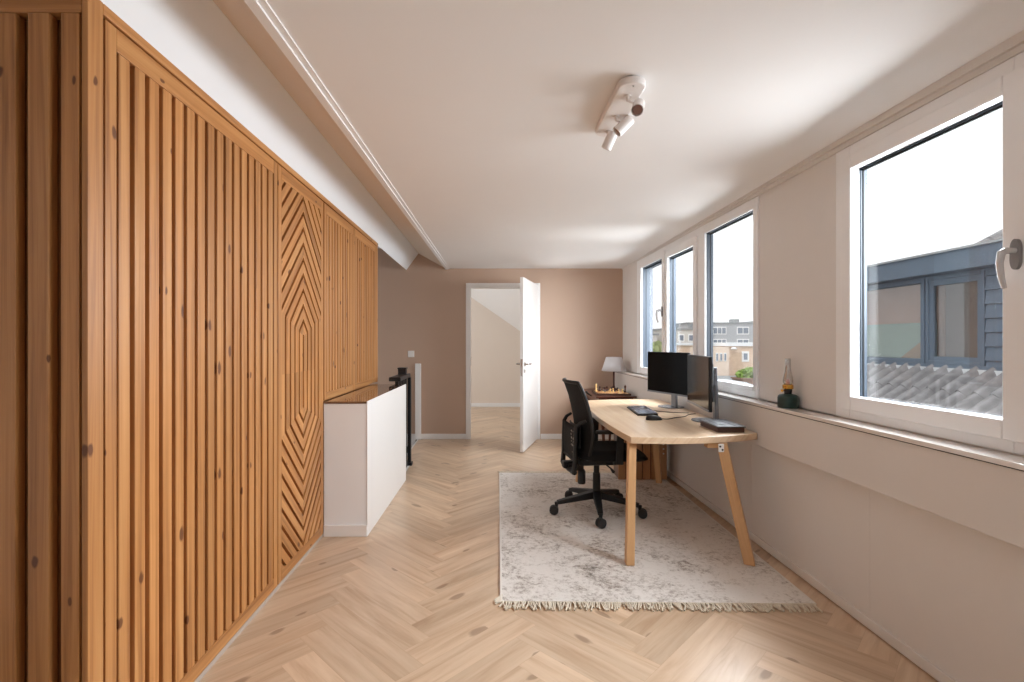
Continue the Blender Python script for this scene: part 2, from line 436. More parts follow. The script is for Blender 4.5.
mb = MB(); mb.box(XB-.002, XR, YN, YB, .916, .921)
struct(mb.obj('trim_2', M['gasket']))
mb = MB()
for y in (3.35, 2.31): mb.box(XL-.0012, XL, y, y+.008, .06, .668)
struct(mb.obj('trim_3', M['wall_right']))
# baseboards and cornice
mb = MB(); mb.box(XL-.012, XL, YN, YB-.012, .006, .055)
struct(mb.obj('baseboard_right', M['wall_right'], bevel=.004))
xl0 = -.328
mb = MB(); mb.box(-.938, xl0, YB-.014, YB, 0, .072); mb.box(.69, XB+.05, YB-.014, YB, 0, .072)
struct(mb.obj('baseboard_back', M['trim'], bevel=.004))
mb = MB(); mb.box(-2.35, -1.015, YB-.014, YB, -.10, .072)
struct(mb.obj('baseboard_stairwell', M['trim'], bevel=.004))
mb = MB()
for dx, z0 in ((.028, 2.335), (.012, 2.312)):
    mb.extrude([(XR-dx, YN, z0), (XR, YN, z0), (XR, YN, 2.42), (XR-dx, YN, 2.42)], (0, YB-YN, 0), axis=(0, 1, 0))
struct(mb.obj('trim_4', M['wall_right']))
# white upright board on the back wall beside the stairs
mb = MB(); mb.box(-1.015, -.938, YB-.05, YB, 0, 1.03)
struct(mb.obj('trim_5', M['trim'], bevel=.004))
# ------------------------------------------------------------------ stairs going down
mb = MB()
for k in range(8):
    x1 = -.985-.18*k; mb.box(x1-.24, x1, 5.45, YB-.02, -.19*(k+1)-.04, -.19*(k+1), axis=(0, 1, 0))
    mb.box(x1-.012, x1, 5.45, YB-.02, -.19*(k+1), -.19*k-.04 if k else -.05)
st = struct(mb.obj('floor_stairs', M['trim']))
mb = MB(); mb.box(-2.35, -.86, 4.80, 4.86, -3, -.0); mb.box(-.985, -.968, 5.44, YB-.05, -.30, .002); mb.box(-2.35, -.97, 5.39, 5.45, -3, -.02); mb.box(-.89, -.858, 4.86, 5.44, -.3, .001)
struct(mb.obj('trim_6', M['trim']))
# ------------------------------------------------------------------ windows
def window(name, y0, y1, lights, handle=None):

    root = struct(empty(name, (XR, (y0+y1)/2, ZF0)))
    off = root.location
    def put(mb, nm, m, par=root, **k):
        o = mb.obj(nm, m, None, **k); o.parent = par
        o.matrix_parent_inverse = Matrix.Translation(-off); return o
    fr = MB(); ys = [y0]+[c for l in lights for c in (l[0]-.025, l[1]+.025)]+[y1]
    zlo = min(l[2] for l in lights)-.03; zhi = max(l[3] for l in lights)+.03
    X0, X1 = 1.800, 1.866
    for k in range(0, len(ys), 2): fr.box(X0, X1, ys[k], ys[k+1], ZF0, ZF1, axis=(0, 0, 1))
    for l in lights:
        fr.box(X0, X1, l[0]-.025, l[1]+.025, ZF0, l[2]-.025); fr.box(X0, X1, l[0]-.025, l[1]+.025, l[3]+.025, ZF1)
    put(fr, 'window_frame', M['upvc'], bevel=.004)
    for l in lights:
        a, b, c, d, sa, sb, xs1, xo1 = l
        sh = MB(); xs0 = 1.784 if sa is not None else 1.797
        oa, ob = (sa, sb) if sa is not None else (a-.03, b+.03)
        oc, od = c-.07 if sa is not None else c-.03, d+.07 if sa is not None else d+.03
        sh.box(xs0, xs1, oa, a, oc, od, axis=(0, 0, 1)); sh.box(xs0, xs1, b, ob, oc, od, axis=(0, 0, 1))
        sh.box(xs0, xs1, a, b, oc, c, axis=(0, 1, 0)); sh.box(xs0, xs1, a, b, d, od, axis=(0, 1, 0))
        s = put(sh, 'sash', M['upvc'], bevel=.005)
        ot = MB(); xo0 = xs1
        ot.box(xo0, xo1, a-.02, a+.004, c-.02, d+.02); ot.box(xo0, xo1, b-.004, b+.02, c-.02, d+.02)
        ot.box(xo0, xo1, a, b, c-.02, c-.002); ot.box(xo0, xo1, a, b, d-.004, d+.02)
        put(ot, 'outer_frame', M['anthracite'])
        g = MB(); g.box(1.850, 1.856, a-.01, b+.01, c-.01, d+.01)
        put(g, 'pane', M['glass'])
        gk = MB()
        gk.box(1.845, 1.849, b-.008, b, c, d); gk.box(1.845, 1.849, a, b, d-.014, d)
        put(gk, 'gasket', M['gasket'])
    if handle:
        hy, hz = handle
        h = MB()
        h.extrude([(1.784, hy+.016*math.cos(t), hz+.034*math.sin(t)+(.018 if math.sin(t) > 0 else -.018)) for t in [2*PI*k/20 for k in range(20)]], (-.012, 0, 0))
        hp = put(h, 'handle_plate', M['handle_grey'], smooth=40)
        lv = MB(); pts = [(1.776, hy, hz+.012), (1.745, hy, hz+.012), (1.728, hy, hz+.004), (1.722, hy, hz-.03), (1.727, hy, hz-.075), (1.738, hy, hz-.115)]
        lv.tube(pts, [.010, .011, .012, .010, .009, .007], 10)
        put(lv, 'handle', M['handle_light'], smooth=50)
    return root
window('window_1', 3.36, 6.13, [(3.42, 4.19, 1.022, 2.236, None, None, 1.817, 1.868), (4.40, 5.045, 1.03, 2.175, 4.33, 5.10, 1.812, 1.875), (5.20, 5.92, 1.03, 2.20, 5.14, 6.0, 1.812, 1.925)], (5.17, 1.64))
window('window_2', 1.58, 2.604, [(1.743, 2.478, 1.058, 2.188, 1.655, 2.545, 1.834, 1.866)], (1.69, 1.625))
window('added_window_3', .10, 1.12, [(.24, .98, 1.058, 2.188, .16, 1.06, 1.834, 1.866)], (.20, 1.57))  # added window, out of view, to give light near the camera

# ------------------------------------------------------------------ door and next room
d = struct(empty('door_1', (.12, YB, 0)))
doff = Matrix.Translation(-Vector(d.location))
def dput(mb, nm, m, **k):
    o = mb.obj(nm, m, None, **k); o.parent = d; o.matrix_parent_inverse = doff; return o
mb = MB()
xl, xr = -.328, .683; il, ir = -.262, .625
mb.box(xl, il, YB-.02, YB+.12, 0, 2.06, axis=(0, 0, 1)); mb.box(ir, xr, YB-.02, YB+.12, 0, 2.06, axis=(0, 0, 1)); mb.box(xl, xr, YB-.02, YB+.12, 2.06, 2.125)

dput(mb, 'door_frame', M['trim'], bevel=.004)
mb = MB(); mb.box(il-.001, il+.003, YB+.02, YB+.045, 1.0, 1.12)
dput(mb, 'strike_plate', M['chrome'])
hx, hy = .632, 6.80
fx, fy = .377, 5.945
ang = math.atan2(fy-hy, fx-hx); LD = math.hypot(fx-hx, fy-hy)
leaf = MB()
ld = Vector((math.cos(ang), math.sin(ang), 0)); ln = Vector((-ld.y, ld.x, 0))   # ln points towards +x side
if ln.x < 0: ln = -ln
P = Vector((hx, hy, 0))
def lp(s, t, z): return P+ld*s+ln*t+Vector((0, 0, z))
leaf.extrude([lp(0, -.02, .012), lp(LD, -.02, .012), lp(LD, .02, .012), lp(0, .02, .012)], (0, 0, 2.085), axis=(0, 0, 1))
lf = dput(leaf, 'door_leaf', M['trim'], bevel=.002)
hm = MB()
for sgn in (1, -1):
    t0 = .02*sgn
    hm.tube([lp(LD-.055, t0, 1.058), lp(LD-.055, t0+.010*sgn, 1.058)], .026, 16)
    hm.tube([lp(LD-.055, t0, 1.058), lp(LD-.055, t0+.048*sgn, 1.058), lp(LD-.065, t0+.055*sgn, 1.058), lp(LD-.17, t0+.055*sgn, 1.058)], .0095, 10)
    hm.tube([lp(LD-.055, t0, .975), lp(LD-.055, t0+.008*sgn, .975)], .022, 16)
dput(hm, 'door_handle', M['chrome'], smooth=40)
mb = MB(); mb.box(0, 1, 0, 1, 0, 1)
ep = MB(); ep.extrude([lp(LD, -.012, .92), lp(LD+.002, -.012, .92), lp(LD+.002, .012, .92), lp(LD, .012, .92)], (0, 0, .20))
dput(ep, 'lock_plate', M['chrome'])
hg = MB()
for z in (.25, 1.05, 1.85): hg.tube([P+Vector((.0, -.025, z)), P+Vector((.0, -.025, z+.09))], .008, 10)
dput(hg, 'hinge', M['chrome'])

# next room
mb = MB(); mb.box(-2.7, 2.3, 10.2, 10.3, -.1, 3.6)
struct(mb.obj('wall_far', M['beige']))
mb = MB(); mb.box(1.95, 2.07, YB+.12, 10.3, -.1, 3.6)
for a, b, c, e in ((YB+.12, 7.35, -.1, 2.75), (8.75, 10.3, -.1, 2.75), (7.35, 8.75, -.1, .95), (7.35, 8.75, 2.25, 2.75)): mb.box(-2.72, -2.6, a, b, c, e)
mb.box(-2.6, -.45, YB+.12, YB+.16, 0, 2.75); mb.box(.8, 1.95, YB+.12, YB+.16, 0, 2.75)
struct(mb.obj('wall_side', M['white_wall']))
mb = MB(); mb.box(-2.6, 1.95, 10.185, 10.2, 0, .075)
struct(mb.obj('baseboard_far', M['trim']))
def hip(x, y): return 2.24-(x+.396)*.69+(10.2-y)*.85
mb = MB()
mb.extrude([(-2.6, 10.2, hip(-2.6, 10.2)), (1.95, 10.2, hip(1.95, 10.2)), (1.95, 7.4, hip(1.95, 7.4)), (-2.6, 7.4, hip(-2.6, 7.4))], (0, .05, .08))
struct(mb.obj('ceiling_hip', M['trim']))
mb = MB(); mb.box(-2.6, 2.07, YB+.12, 10.3, 2.75, 2.85)
struct(mb.obj('ceiling_far', M['trim']))
root = struct(empty('added_window_4', (-2.6, 8.05, .95)))  # added unseen window, so light reaches the next room's hip ceiling
mb = MB()
for a, b, c, e in ((7.35, 7.43, .95, 2.25), (8.67, 8.75, .95, 2.25), (7.43, 8.67, .95, 1.03), (7.43, 8.67, 2.17, 2.25)): mb.box(-2.69, -2.61, a, b, c, e)
o = mb.obj('window_frame', M['upvc']); o.parent = root; o.matrix_parent_inverse = Matrix.Translation(-root.location)
mb = MB(); mb.box(-2.656, -2.65, 7.42, 8.68, 1.02, 2.18)
o = mb.obj('pane', M['glass']); o.parent = root; o.matrix_parent_inverse = Matrix.Translation(-root.location)

# ------------------------------------------------------------------ light switch
sw = tag(empty('light_switch', (-1.075, YB, 1.16)), 'small white light switch on the brown wall above the stair railing', 'light switch')
mb = MB(); mb.box(-.043, .043, -.010, 0, -.043, .043); mb.obj('switch_plate', M['white_plastic'], sw, bevel=.004)
mb = MB(); mb.box(-.03, .03, -.015, -.009, -.03, .03); mb.obj('rocker', M['white_plastic'], sw, bevel=.002)

# ------------------------------------------------------------------ wooden wardrobe
wd = tag(empty('wardrobe', (XW-.3, 3.2, 0)), 'long wooden built-in wardrobe wall with vertical slats and a chevron panel', 'wardrobe')
wi = Matrix.Translation(-Vector(wd.location))
def wput(mb, nm, m, par=wd, **k):
    o = mb.obj(nm, m, None, **k); o.parent = par
    o.matrix_parent_inverse = wi if par == wd else Matrix.Identity(4); return o
ZT, ZD = 2.33, 2.283
Y0, Y1 = 1.405, 5.05
DD = .026  # depth of slats
mb = MB()
mb.box(XW-.012, XW+.006, Y0, 1.462, 0, ZT, axis=(0, 0, 1)); mb.box(XW-.05, XW-.012, Y0+.035, 1.462, 0, ZT, axis=(0, 0, 1))            # corner post
mb.box(XW-.05, XW+.006, 1.462, Y1, ZD+.004, ZT, axis=(0, 1, 0))       # head rail
mb.box(XW-.6, XW+.002, 4.985, Y1, .925, ZT, axis=(0, 0, 1))           # far end post
mb.box(XW-.6, XW-.065, Y0+.06, 4.985, .0, ZT-.01, axis=(0, 1, 0))     # carcass behind
wput(mb, 'carcass', M['cedar'], bevel=.002)
mb = MB(); mb.box(XW-.05, XW-.001, 1.465, 3.41, .0, .022)
wput(mb, 'plinth', M['plinth'])
# slatted end facing the camera
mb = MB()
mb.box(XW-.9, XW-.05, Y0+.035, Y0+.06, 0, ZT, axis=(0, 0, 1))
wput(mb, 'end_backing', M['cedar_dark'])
mb = MB()
mb.box(XW-.9, XW-.013, Y0+.0, Y0+.035, 2.255, ZT, axis=(1, 0, 0))
x = XW-.020
for k in range(9):
    w = .050 if k == 0 else .060
    mb.box(x-w, x, Y0+.0, Y0+.03, 0, 2.254, axis=(0, 0, 1)); x -= w+.034
wput(mb, 'end_slats', M['cedar'], bevel=.002)

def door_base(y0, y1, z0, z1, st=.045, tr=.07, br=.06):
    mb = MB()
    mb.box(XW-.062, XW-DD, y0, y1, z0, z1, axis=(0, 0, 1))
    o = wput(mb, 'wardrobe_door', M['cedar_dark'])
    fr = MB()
    xa, xb = XW-DD, XW
    fr.box(xa, xb, y0, y0+st, z0, z1, axis=(0, 0, 1)); fr.box(xa, xb, y1-st, y1, z0, z1, axis=(0, 0, 1))
    fr.box(xa, xb, y0+st, y1-st, z1-tr, z1, axis=(0, 1, 0)); fr.box(xa, xb, y0+st, y1-st, z0, z0+br, axis=(0, 1, 0))
    f = fr.obj('door_frame', M['cedar'], None, bevel=.002); f.parent = o
    f.matrix_parent_inverse = Matrix.Identity(4)
    return o
def vslats(door, y0, y1, z0, z1, n, fill=.70, dep=0):
    p = (y1-y0)/n
    mb = MB()
    for k in range(n):
        a = y0+p*k+p*(1-fill)/2
        mb.box(XW-DD-.001, XW-.001-dep, a, a+p*fill, z0, z1, axis=(0, 0, 1))
    s = mb.obj('slats', M['cedar'], None, bevel=.003); s.parent = door
d1 = door_base(1.477, 2.674, .024, ZD)
vslats(d1, 1.522, 2.629, .084, ZD-.07, 16)
d3 = door_base(3.43, 4.170, .926, ZD, br=.05)
vslats(d3, 3.475, 4.125, .976, ZD-.07, 10)
d4 = door_base(4.180, 4.982, .926, ZD, br=.05)
vslats(d4, 4.225, 4.937, .976, ZD-.07, 11)
# chevron door
d2 = door_base(2.684, 3.41, .024, ZD)
mb = MB()
cy, cz = (2.684+3.41)/2, (.084+ZD-.07)/2
W2, H2 = (3.41-2.684)/2-.045, (ZD-.07-.084)/2
p = .066; c0 = .213; r2 = math.sqrt(2)
for k in range(0, 22):
    a = k*p+.010; b = a+.046
    for sx in (1, -1):
        for szn in (1, -1):
            quads = []
            if k < 6: quads.append(([(a, 0), (b, 0), (b, c0+b*(r2-1)), (a, c0+a*(r2-1))], (0, 0, 1)))
            quads.append(([(a, c0+a*(r2-1)), (b, c0+b*(r2-1)), (0, c0+b*r2), (0, c0+a*r2)], (0, sx, -szn)))
            for q, ax in quads:
                q = cliprect(q, 0, W2, 0, H2)
                if len(q) < 3: continue
                mb.extrude([(XW-DD-.001, cy+sx*u, cz+szn*v) for u, v in q], (DD, 0, 0), axis=ax)
s = mb.obj('slats', M['cedar']); s.parent = d2

# ------------------------------------------------------------------ low white cabinet
cb = tag(empty('low_cabinet', (-.98, 4.1, 0)), 'low white box cabinet with glossy brown top against the wooden wardrobe', 'cabinet')
ci = Matrix.Translation(-Vector(cb.location))
def cput(mb, nm, m, **k):
    o = mb.obj(nm, m, None, **k); o.parent = cb; o.matrix_parent_inverse = ci; return o
xa0, xa1 = -.842, -.812; ya, yb = 3.415, 4.80
mb = MB(); mb.extrude([(XW, ya, 0), (xa0, ya, 0), (xa1, yb, 0), (XW, yb, 0)], (0, 0, .905), axis=(0, 0, 1))
cput(mb, 'cabinet_body', M['white_wall'], bevel=.003)
mb = MB(); mb.extrude([(xa0, ya-.004, .0), (xa0+.006, ya-.004, 0), (xa1+.006, yb, 0), (xa1, yb, 0)], (0, 0, .922), axis=(0, 0, 1))
cput(mb, 'side_panel', M['trim'], bevel=.002)
mb = MB(); mb.box(XW+.002, xa0+.004, ya-.012, ya, 0, .078)
cput(mb, 'baseboard', M['trim'], bevel=.003)
mb = MB(); mb.extrude([(XW, ya-.008, .906), (xa0, ya-.008, .906), (xa1, yb, .906), (XW, yb, .906)], (0, 0, .014), axis=(0, 1, 0))
cput(mb, 'cabinet_top', M['brown_gloss'], bevel=.002)

# ------------------------------------------------------------------ black stair railing
rl = tag(empty('stair_railing', (-.91, 5.1, 0)), 'black painted stair railing with square newel post behind the low white cabinet', 'railing')
ri = Matrix.Translation(-Vector(rl.location))
def rput(mb, nm, m, **k):
    o = mb.obj(nm, m, None, **k); o.parent = rl; o.matrix_parent_inverse = ri; return o
mb = MB(); mb.box(-.985, -.90, 5.345, 5.43, .0, 1.045); mb.box(-.990, -.895, 5.340, 5.435, 1.035, 1.05)
rput(mb, 'newel_post', M['black_paint'], bevel=.004)
mb = MB(); mb.box(-.975, -.86, 4.81, 5.42, .945, .985)
rput(mb, 'handrail', M['black_paint'], bevel=.008)
for k in range(5):
    y = 4.86+k*.115
    mb = MB(); mb.box(-.92, -.885, y-.018, y+.018, .06, .948); rput(mb, 'baluster', M['black_paint'], bevel=.002)
mb = MB(); mb.box(-.93, -.875, 4.81, 5.345, .01, .06)
rput(mb, 'bottom_rail', M['black_paint'], bevel=.002)
mb = MB(); mb.box(-.888, -.855, 4.81, 5.40, .0, .945); 
mb = MB(); mb.box(-.885, -.85, 5.36, 5.41, 0, .945); mb.box(-.885, -.838, 5.35, 5.44, 0, .03)
rput(mb, 'end_baluster', M['black_paint'], bevel=.003)

# ------------------------------------------------------------------ rug
rug = tag(empty('rug', (.868, 3.775, 0), -.016), 'pale grey distressed rug with fringed ends under the desk', 'rug')
RW, RL = .785, 1.245
mb = MB()
mb.grid(lambda u, v: Vector(((u*2-1)*RW, (v*2-1)*RL, .010)), 8, 8)
mb.box(-RW, RW, -RL, RL, .002, .0095)
mb.obj('pile', M['rug'], rug)
for x0_ in (-RW-.012, RW):
    mb = MB(); mb.box(x0_, x0_+.012, -RL, RL, .002, .0115); mb.obj('binding', M['rug_edge'], rug, bevel=.002)
for sgn in (-1, 1):
    mb = MB(); rs = random.Random(3+sgn)
    n = 200
    for k in range(n):
        x = -RW+2*RW*k/(n-1); ln_ = rs.uniform(.045, .078)
        sw_ = rs.uniform(-.03, .02)
        y0 = sgn*RL
        z1 = .006
        mb.tube([(x, y0, .008), (x+sw_*.4, y0+sgn*ln_*.5, .009), (x+sw_, y0+sgn*ln_, z1)], [.0042, .0038, .0046], 5)
    if sgn < 0:
        for k in range(8):
            mb.tube([(-RW, -RL+.01*k, .008), (-RW-.02-.01*rs.random(), -RL-.01+.006*k, .009), (-RW-.03-.025*rs.random(), -RL-.02-.01*rs.random()+.008*k, .006)], .004, 5)
    o = mb.obj('fringe', M['fringe'], rug, smooth=60); o['kind'] = 'stuff'

# ------------------------------------------------------------------ desk
dk = tag(empty('desk', (1.27, 4.0, .012)), 'light oak desk with curved edges and splayed legs standing on the rug', 'desk')
di = Matrix.Translation(-Vector(dk.location))
def kput(mb, nm, m, par=dk, inv=di, **k):
    o = mb.obj(nm, m, None, **k); o.parent = par; o.matrix_parent_inverse = inv; return o
A = Vector((.855, 3.037)); B = Vector((1.693, 3.165)); C = Vector((1.685, 5.03)); D = Vector((.935, 4.92))
def arc(p, q, bulge, n=14):
    m = []
    dv = q-p; nr = Vector((dv.y, -dv.x)).normalized()
    for k in range(n):
        t = k/n
        m.append(p+dv*t+nr*bulge*4*t*(1-t))
    return m
out = arc(A, B, .072)+arc(B, C, .0)+arc(C, D, .05)+arc(D, A, .06)
mb = MB(); mb.extrude([(p.x, p.y, .710) for p in out], (0, 0, .040), axis=(0, 1, 0))
kput(mb, 'tabletop', M['oak'], bevel=.003)
legs = [((.880, 3.105), (.826, 2.960), .048, .052), ((1.435, 3.10), (1.540, 2.965), .060, .062),
        ((.93, 4.80), (.83, 4.71), .05, .05), ((1.53, 4.69), (1.578, 4.665), .05, .05)]
for (tx, ty), (bx_, by_), w, h in legs:
    t = Vector((tx, ty, .709)); bt = Vector((bx_, by_, .0125))
    mb = MB()
    v = []
    ux, uy = (w/2, h/2)
    rot = 0.0 if bx_ < 1 else -.5
    for p in (bt, t):
        for sx, sy in ((-1, -1), (1, -1), (1, 1), (-1, 1)):
            dx, dy = sx*ux, sy*uy
            v.append((p.x+dx*math.cos(rot)-dy*math.sin(rot), p.y+dx*math.sin(rot)+dy*math.cos(rot), p.z))
    mb._add(v, [(3,2,1,0),(4,5,6,7),(0,1,5,4),(1,2,6,5),(2,3,7,6),(3,0,4,7)], t-bt)
    kput(mb, 'leg', M['oak_leg'], bevel=.004)
mb = MB(); mb.box(1.02, 1.06, 3.35, 4.7, .672, .709); mb.box(1.46, 1.50, 3.35, 4.7, .672, .709); mb.box(1.34, 1.41, 3.075, 3.13, .675, .709)
kput(mb, 'under_rail', M['oak_leg'])
mb = MB(); mb.box(1.392, 1.428, 3.045, 3.056, .655, .706); 
cl = kput(mb, 'leg_bracket', M['white_plastic'], bevel=.006); cl['label'] = 'white bracket'
mb = MB()
for (x, z) in ((1.402, .69), (1.416, .67)): mb.tube([(x, 3.0455, z), (x, 3.043, z)], .006, 10)
kput(mb, 'bracket_screw', M['black'])

# ------------------------------------------------------------------ slatted wooden box under the desk
sb = tag(empty('slatted_box', (1.455, 4.93, 0)), 'brown slatted wooden box under the far end of the desk', 'wooden box')
si = Matrix.Translation(-Vector(sb.location))
def sput(mb, nm, m, **k):
    o = mb.obj(nm, m, None, **k); o.parent = sb; o.matrix_parent_inverse = si; return o
mb = MB(); mb.box(1.235, 1.69, 4.788, 4.99, .013, .64)
sput(mb, 'box_core', M['mahogany'])
mb = MB(); x = 1.225
for k in range(6):
    mb.box(x, x+.068, 4.770, 4.788, .013, .65, axis=(0, 0, 1)); x += .079
sput(mb, 'slats', M['slat_brown'], bevel=.002)
mb = MB(); mb.box(1.225, 1.692, 4.770, 5.0, .65, .668, axis=(1, 0, 0))
sput(mb, 'box_top', M['slat_brown'], bevel=.002)
for k in range(9):
    if k == 5: continue
    mb = MB(); z = .62-.045*k; mb.tube([(1.655, 4.7702, z), (1.655, 4.767, z)], .008, 8); sput(mb, 'peg', M['white_plastic'])

# ------------------------------------------------------------------ office chair
ch = tag(empty('office_chair', (.827, 3.88, .012), math.radians(6)), 'black mesh office chair on a five-star wheeled base at the desk', 'office chair')
rz0 = math.radians(6)
WR = .034
for k in range(5):
    th = math.radians(-97+72*k)-rz0
    cx, sx = math.cos(th), math.sin(th)
    mb = MB()
    mb.bar((.03*cx, .03*sx, .135), (.318*cx, .318*sx, .090), .060, .056, w1=.036, h1=.028)
    mb.tube([(.325*cx, .325*sx, .094), (.325*cx, .325*sx, .055)], [.016, .012], 12)
    mb.obj('base_arm', M['black'], ch, bevel=.004)
    mb = MB()
    px, py = .345*cx, .345*sx
    rs = random.Random(k); wa = PI/2+rs.uniform(-.5, .5)
    ax = Vector((math.cos(wa), math.sin(wa), 0))
    for s_ in (-1, 1):
        c = Vector((px, py, WR))+ax*(.014*s_)
        mb.tube([c-ax*.009, c-ax*.007, c+ax*.007, c+ax*.009], [.029, WR, WR, .029], 18)
    mb.tube([Vector((px, py, WR))-ax*.02, Vector((px, py, WR))+ax*.02], .008, 10)
    mb.box(px-.012, px+.012, py-.012, py+.012, WR-.005, WR+.035)
    mb.obj('caster', M['rubber'], ch, smooth=40)
mb = MB(); mb.lathe([(.045, .105), (.048, .12), (.048, .15), (.03, .165), (.028, .30), (.022, .302), (.022, .40)], 18)
mb.obj('gas_column', M['black'], ch, smooth=35)
mb = MB(); mb.box(-.16, .14, -.09, .09, .375, .425); mb.box(-.27, -.13, -.035, .035, .345, .40)
mb.obj('mechanism', M['black'], ch, bevel=.012)
mb = MB(); mb.tube([(.03, -.08, .395), (.04, -.20, .385), (.05, -.24, .365)], [.006, .006, .012], 8)
mb.obj('height_lever', M['black'], ch, smooth=40)
mb = MB(); mb.lathe([(.026, .235), (.030, .245), (.030, .33), (.022, .345)], 16, Matrix.Translation((-.125, -.02, -.01)))
mb.obj('tension_knob', M['black'], ch, smooth=35)
# seat cushion: waterfall front
def seat_pt(u, v):
    return None
mb = MB()
nu, nv = 22, 22
top, bot = [], []
for i in range(nu+1):
    for j in range(nv+1):
        u = i/nu*2-1; v = j/nv*2-1
        # superellipse mapping
        r = max(abs(u), abs(v)); a = math.atan2(v, u) if r > 0 else 0
        n_ = 5.0
        k = (abs(math.cos(a))**n_+abs(math.sin(a))**n_)**(-1/n_)
        x = .085+.262*r*k*math.cos(a); y = .250*r*k*math.sin(a)
        edge = max(0, (r-.7)/.3)
        zt = .515-.045*edge**2.2-(.05*max(0, u-.45)**1.5 if u > .45 else 0)-.012*(1-v*v)*(1-u*u)
        zb = .425+.03*edge**2-(.03*max(0, u-.5) if u > .5 else 0)
        top.append((x, y, zt)); bot.append((x, y, zb))
n1 = len(top)
F = []
for i in range(nu):
    for j in range(nv):
        q = (i*(nv+1)+j, (i+1)*(nv+1)+j, (i+1)*(nv+1)+j+1, i*(nv+1)+j+1)
        F.append(q); F.append(tuple(n1+t for t in reversed(q)))
ring = [i*(nv+1) for i in range(nu+1)]+[nu*(nv+1)+j for j in range(1, nv+1)]+[i*(nv+1)+nv for i in range(nu-1, -1, -1)]+[j for j in range(nv-1, 0, -1)]
for a_, b_ in zip(ring, ring[1:]+ring[:1]): F.append((b_, a_, n1+a_, n1+b_))
mb._add(top+bot, F, (1, 0, 0))
mb.obj('seat', M['seat_fabric'], ch, smooth=60)
# backrest
prof = [(-.172, .455), (-.152, .54), (-.146, .62), (-.154, .70), (-.173, .80), (-.200, .90), (-.233, .985), (-.246, 1.014)]
def prof_at(t):
    s = t*(len(prof)-1); i = min(int(s), len(prof)-2); f = s-i
    return (prof[i][0]*(1-f)+prof[i+1][0]*f, prof[i][1]*(1-f)+prof[i+1][1]*f)
def hw(t): return .205+.028*math.sin(PI*min(1, t*1.05))-.012*max(0, t-.8)/.2
def back_pt(u, t, off=0):
    x, z = prof_at(t); y = (u*2-1)*hw(t)
    return Vector((x+.045*(u*2-1)**2+off, y, z))
mb = MB()
NU, NT = 16, 24
fr_ = [back_pt(i/NU, j/NT, .006) for i in range(NU+1) for j in range(NT+1)]
bk_ = [back_pt(i/NU, j/NT, -.006) for i in range(NU+1) for j in range(NT+1)]
F = []
for i in range(NU):
    for j in range(NT):
        q = (i*(NT+1)+j, (i+1)*(NT+1)+j, (i+1)*(NT+1)+j+1, i*(NT+1)+j+1)
        F.append(q); F.append(tuple(len(fr_)+t for t in reversed(q)))
mb._add(fr_+bk_, F, (0, 0, 1))
bkm = mb.obj('backrest', M['mesh_fabric'], ch, smooth=60)
mb = MB()
pts = [back_pt(0, j/NT) for j in range(NT+1)]+[back_pt(i/NU, 1) for i in range(1, NU+1)]+[back_pt(1, 1-j/NT) for j in range(1, NT+1)]+[back_pt(1-i/NU, 0) for i in range(1, NU)]
pts.append(pts[0])
mb.tube(pts, .013, 8, caps=False)
mb.obj('back_frame', M['black'], ch, smooth=60)
# rear support frame behind the mesh
mb = MB()
for s_ in (-1, 1):
    y = .17*s_
    mb.tube([(-.146, .205*s_, .735), (-.188, .19*s_, .715), (-.212, y, .685), (-.216, y, .58), (-.216, y, .44), (-.225, .165*s_, .35)], [.011, .013, .015, .016, .018, .02], 8)
mb.tube([(-.222, -.165, .35), (-.224, 0, .345), (-.222, .165, .35)], .022, 8)
mb.tube([(-.212, -.17, .43), (-.212, .17, .43)], .012, 8)
mb.box(-.235, -.12, -.06, .06, .335, .385)
mb.obj('back_support', M['black'], ch, smooth=50)
mb = MB(); mb.grid(lambda u, v: Vector((-.208-.006*math.sin(v*PI), (u*2-1)*.168, .44+v*.245)), 8, 6)
bs = mb.obj('back_shell', M['mesh_fabric'], ch, smooth=60); so = bs.modifiers.new('Solid', 'SOLIDIFY'); so.thickness = .008
mb = MB()
mb.grid(lambda u, v: Vector((-.185+.02*(u*2-1)**2, (u*2-1)*.14, .52+v*.17)), 10, 6)
lm = mb.obj('lumbar_pad', M['black'], ch, smooth=60); so = lm.modifiers.new('Solid', 'SOLIDIFY'); so.thickness = .012
rs = random.Random(5)
for i in range(4):
    for j in range(7):
        if rs.random() < .62:
            y = -.155+.028*i+rs.uniform(-.008, .008); z = .49+.026*j
            mb = MB(); mb.tube([(-.212, y, z), (-.222, y, z)], .005+rs.random()*.005, 8)
            o = mb.obj('lumbar_stud', M['chrome'], None); o.parent = lm; o['label'] = 'shiny stud'
for s_ in (-1, 1):
    mb = MB()
    y = .285*s_
    mb.bar((.075, .24*s_, .43), (.075, y, .44), .07, .02); mb.bar((.075, y, .43), (.085, y, .655), .05, .022, up=(0, 1, 0))
    # L arm
    mb.obj('arm_post', M['black'], ch, bevel=.004)
    mb = MB()
    prof_arm = [(-.10+.235*(k/12), .655) for k in range(13)]
    outl = []
    for k in range(24):
        th = 2*PI*k/24
        outl.append((.03+.128*math.copysign(abs(math.cos(th))**.5, math.cos(th)), y+.036*math.copysign(abs(math.sin(th))**.6, math.sin(th)), .655))
    mb.extrude(outl, (0, 0, .024))
    mb.obj('armrest', M['black'], ch, bevel=.007)

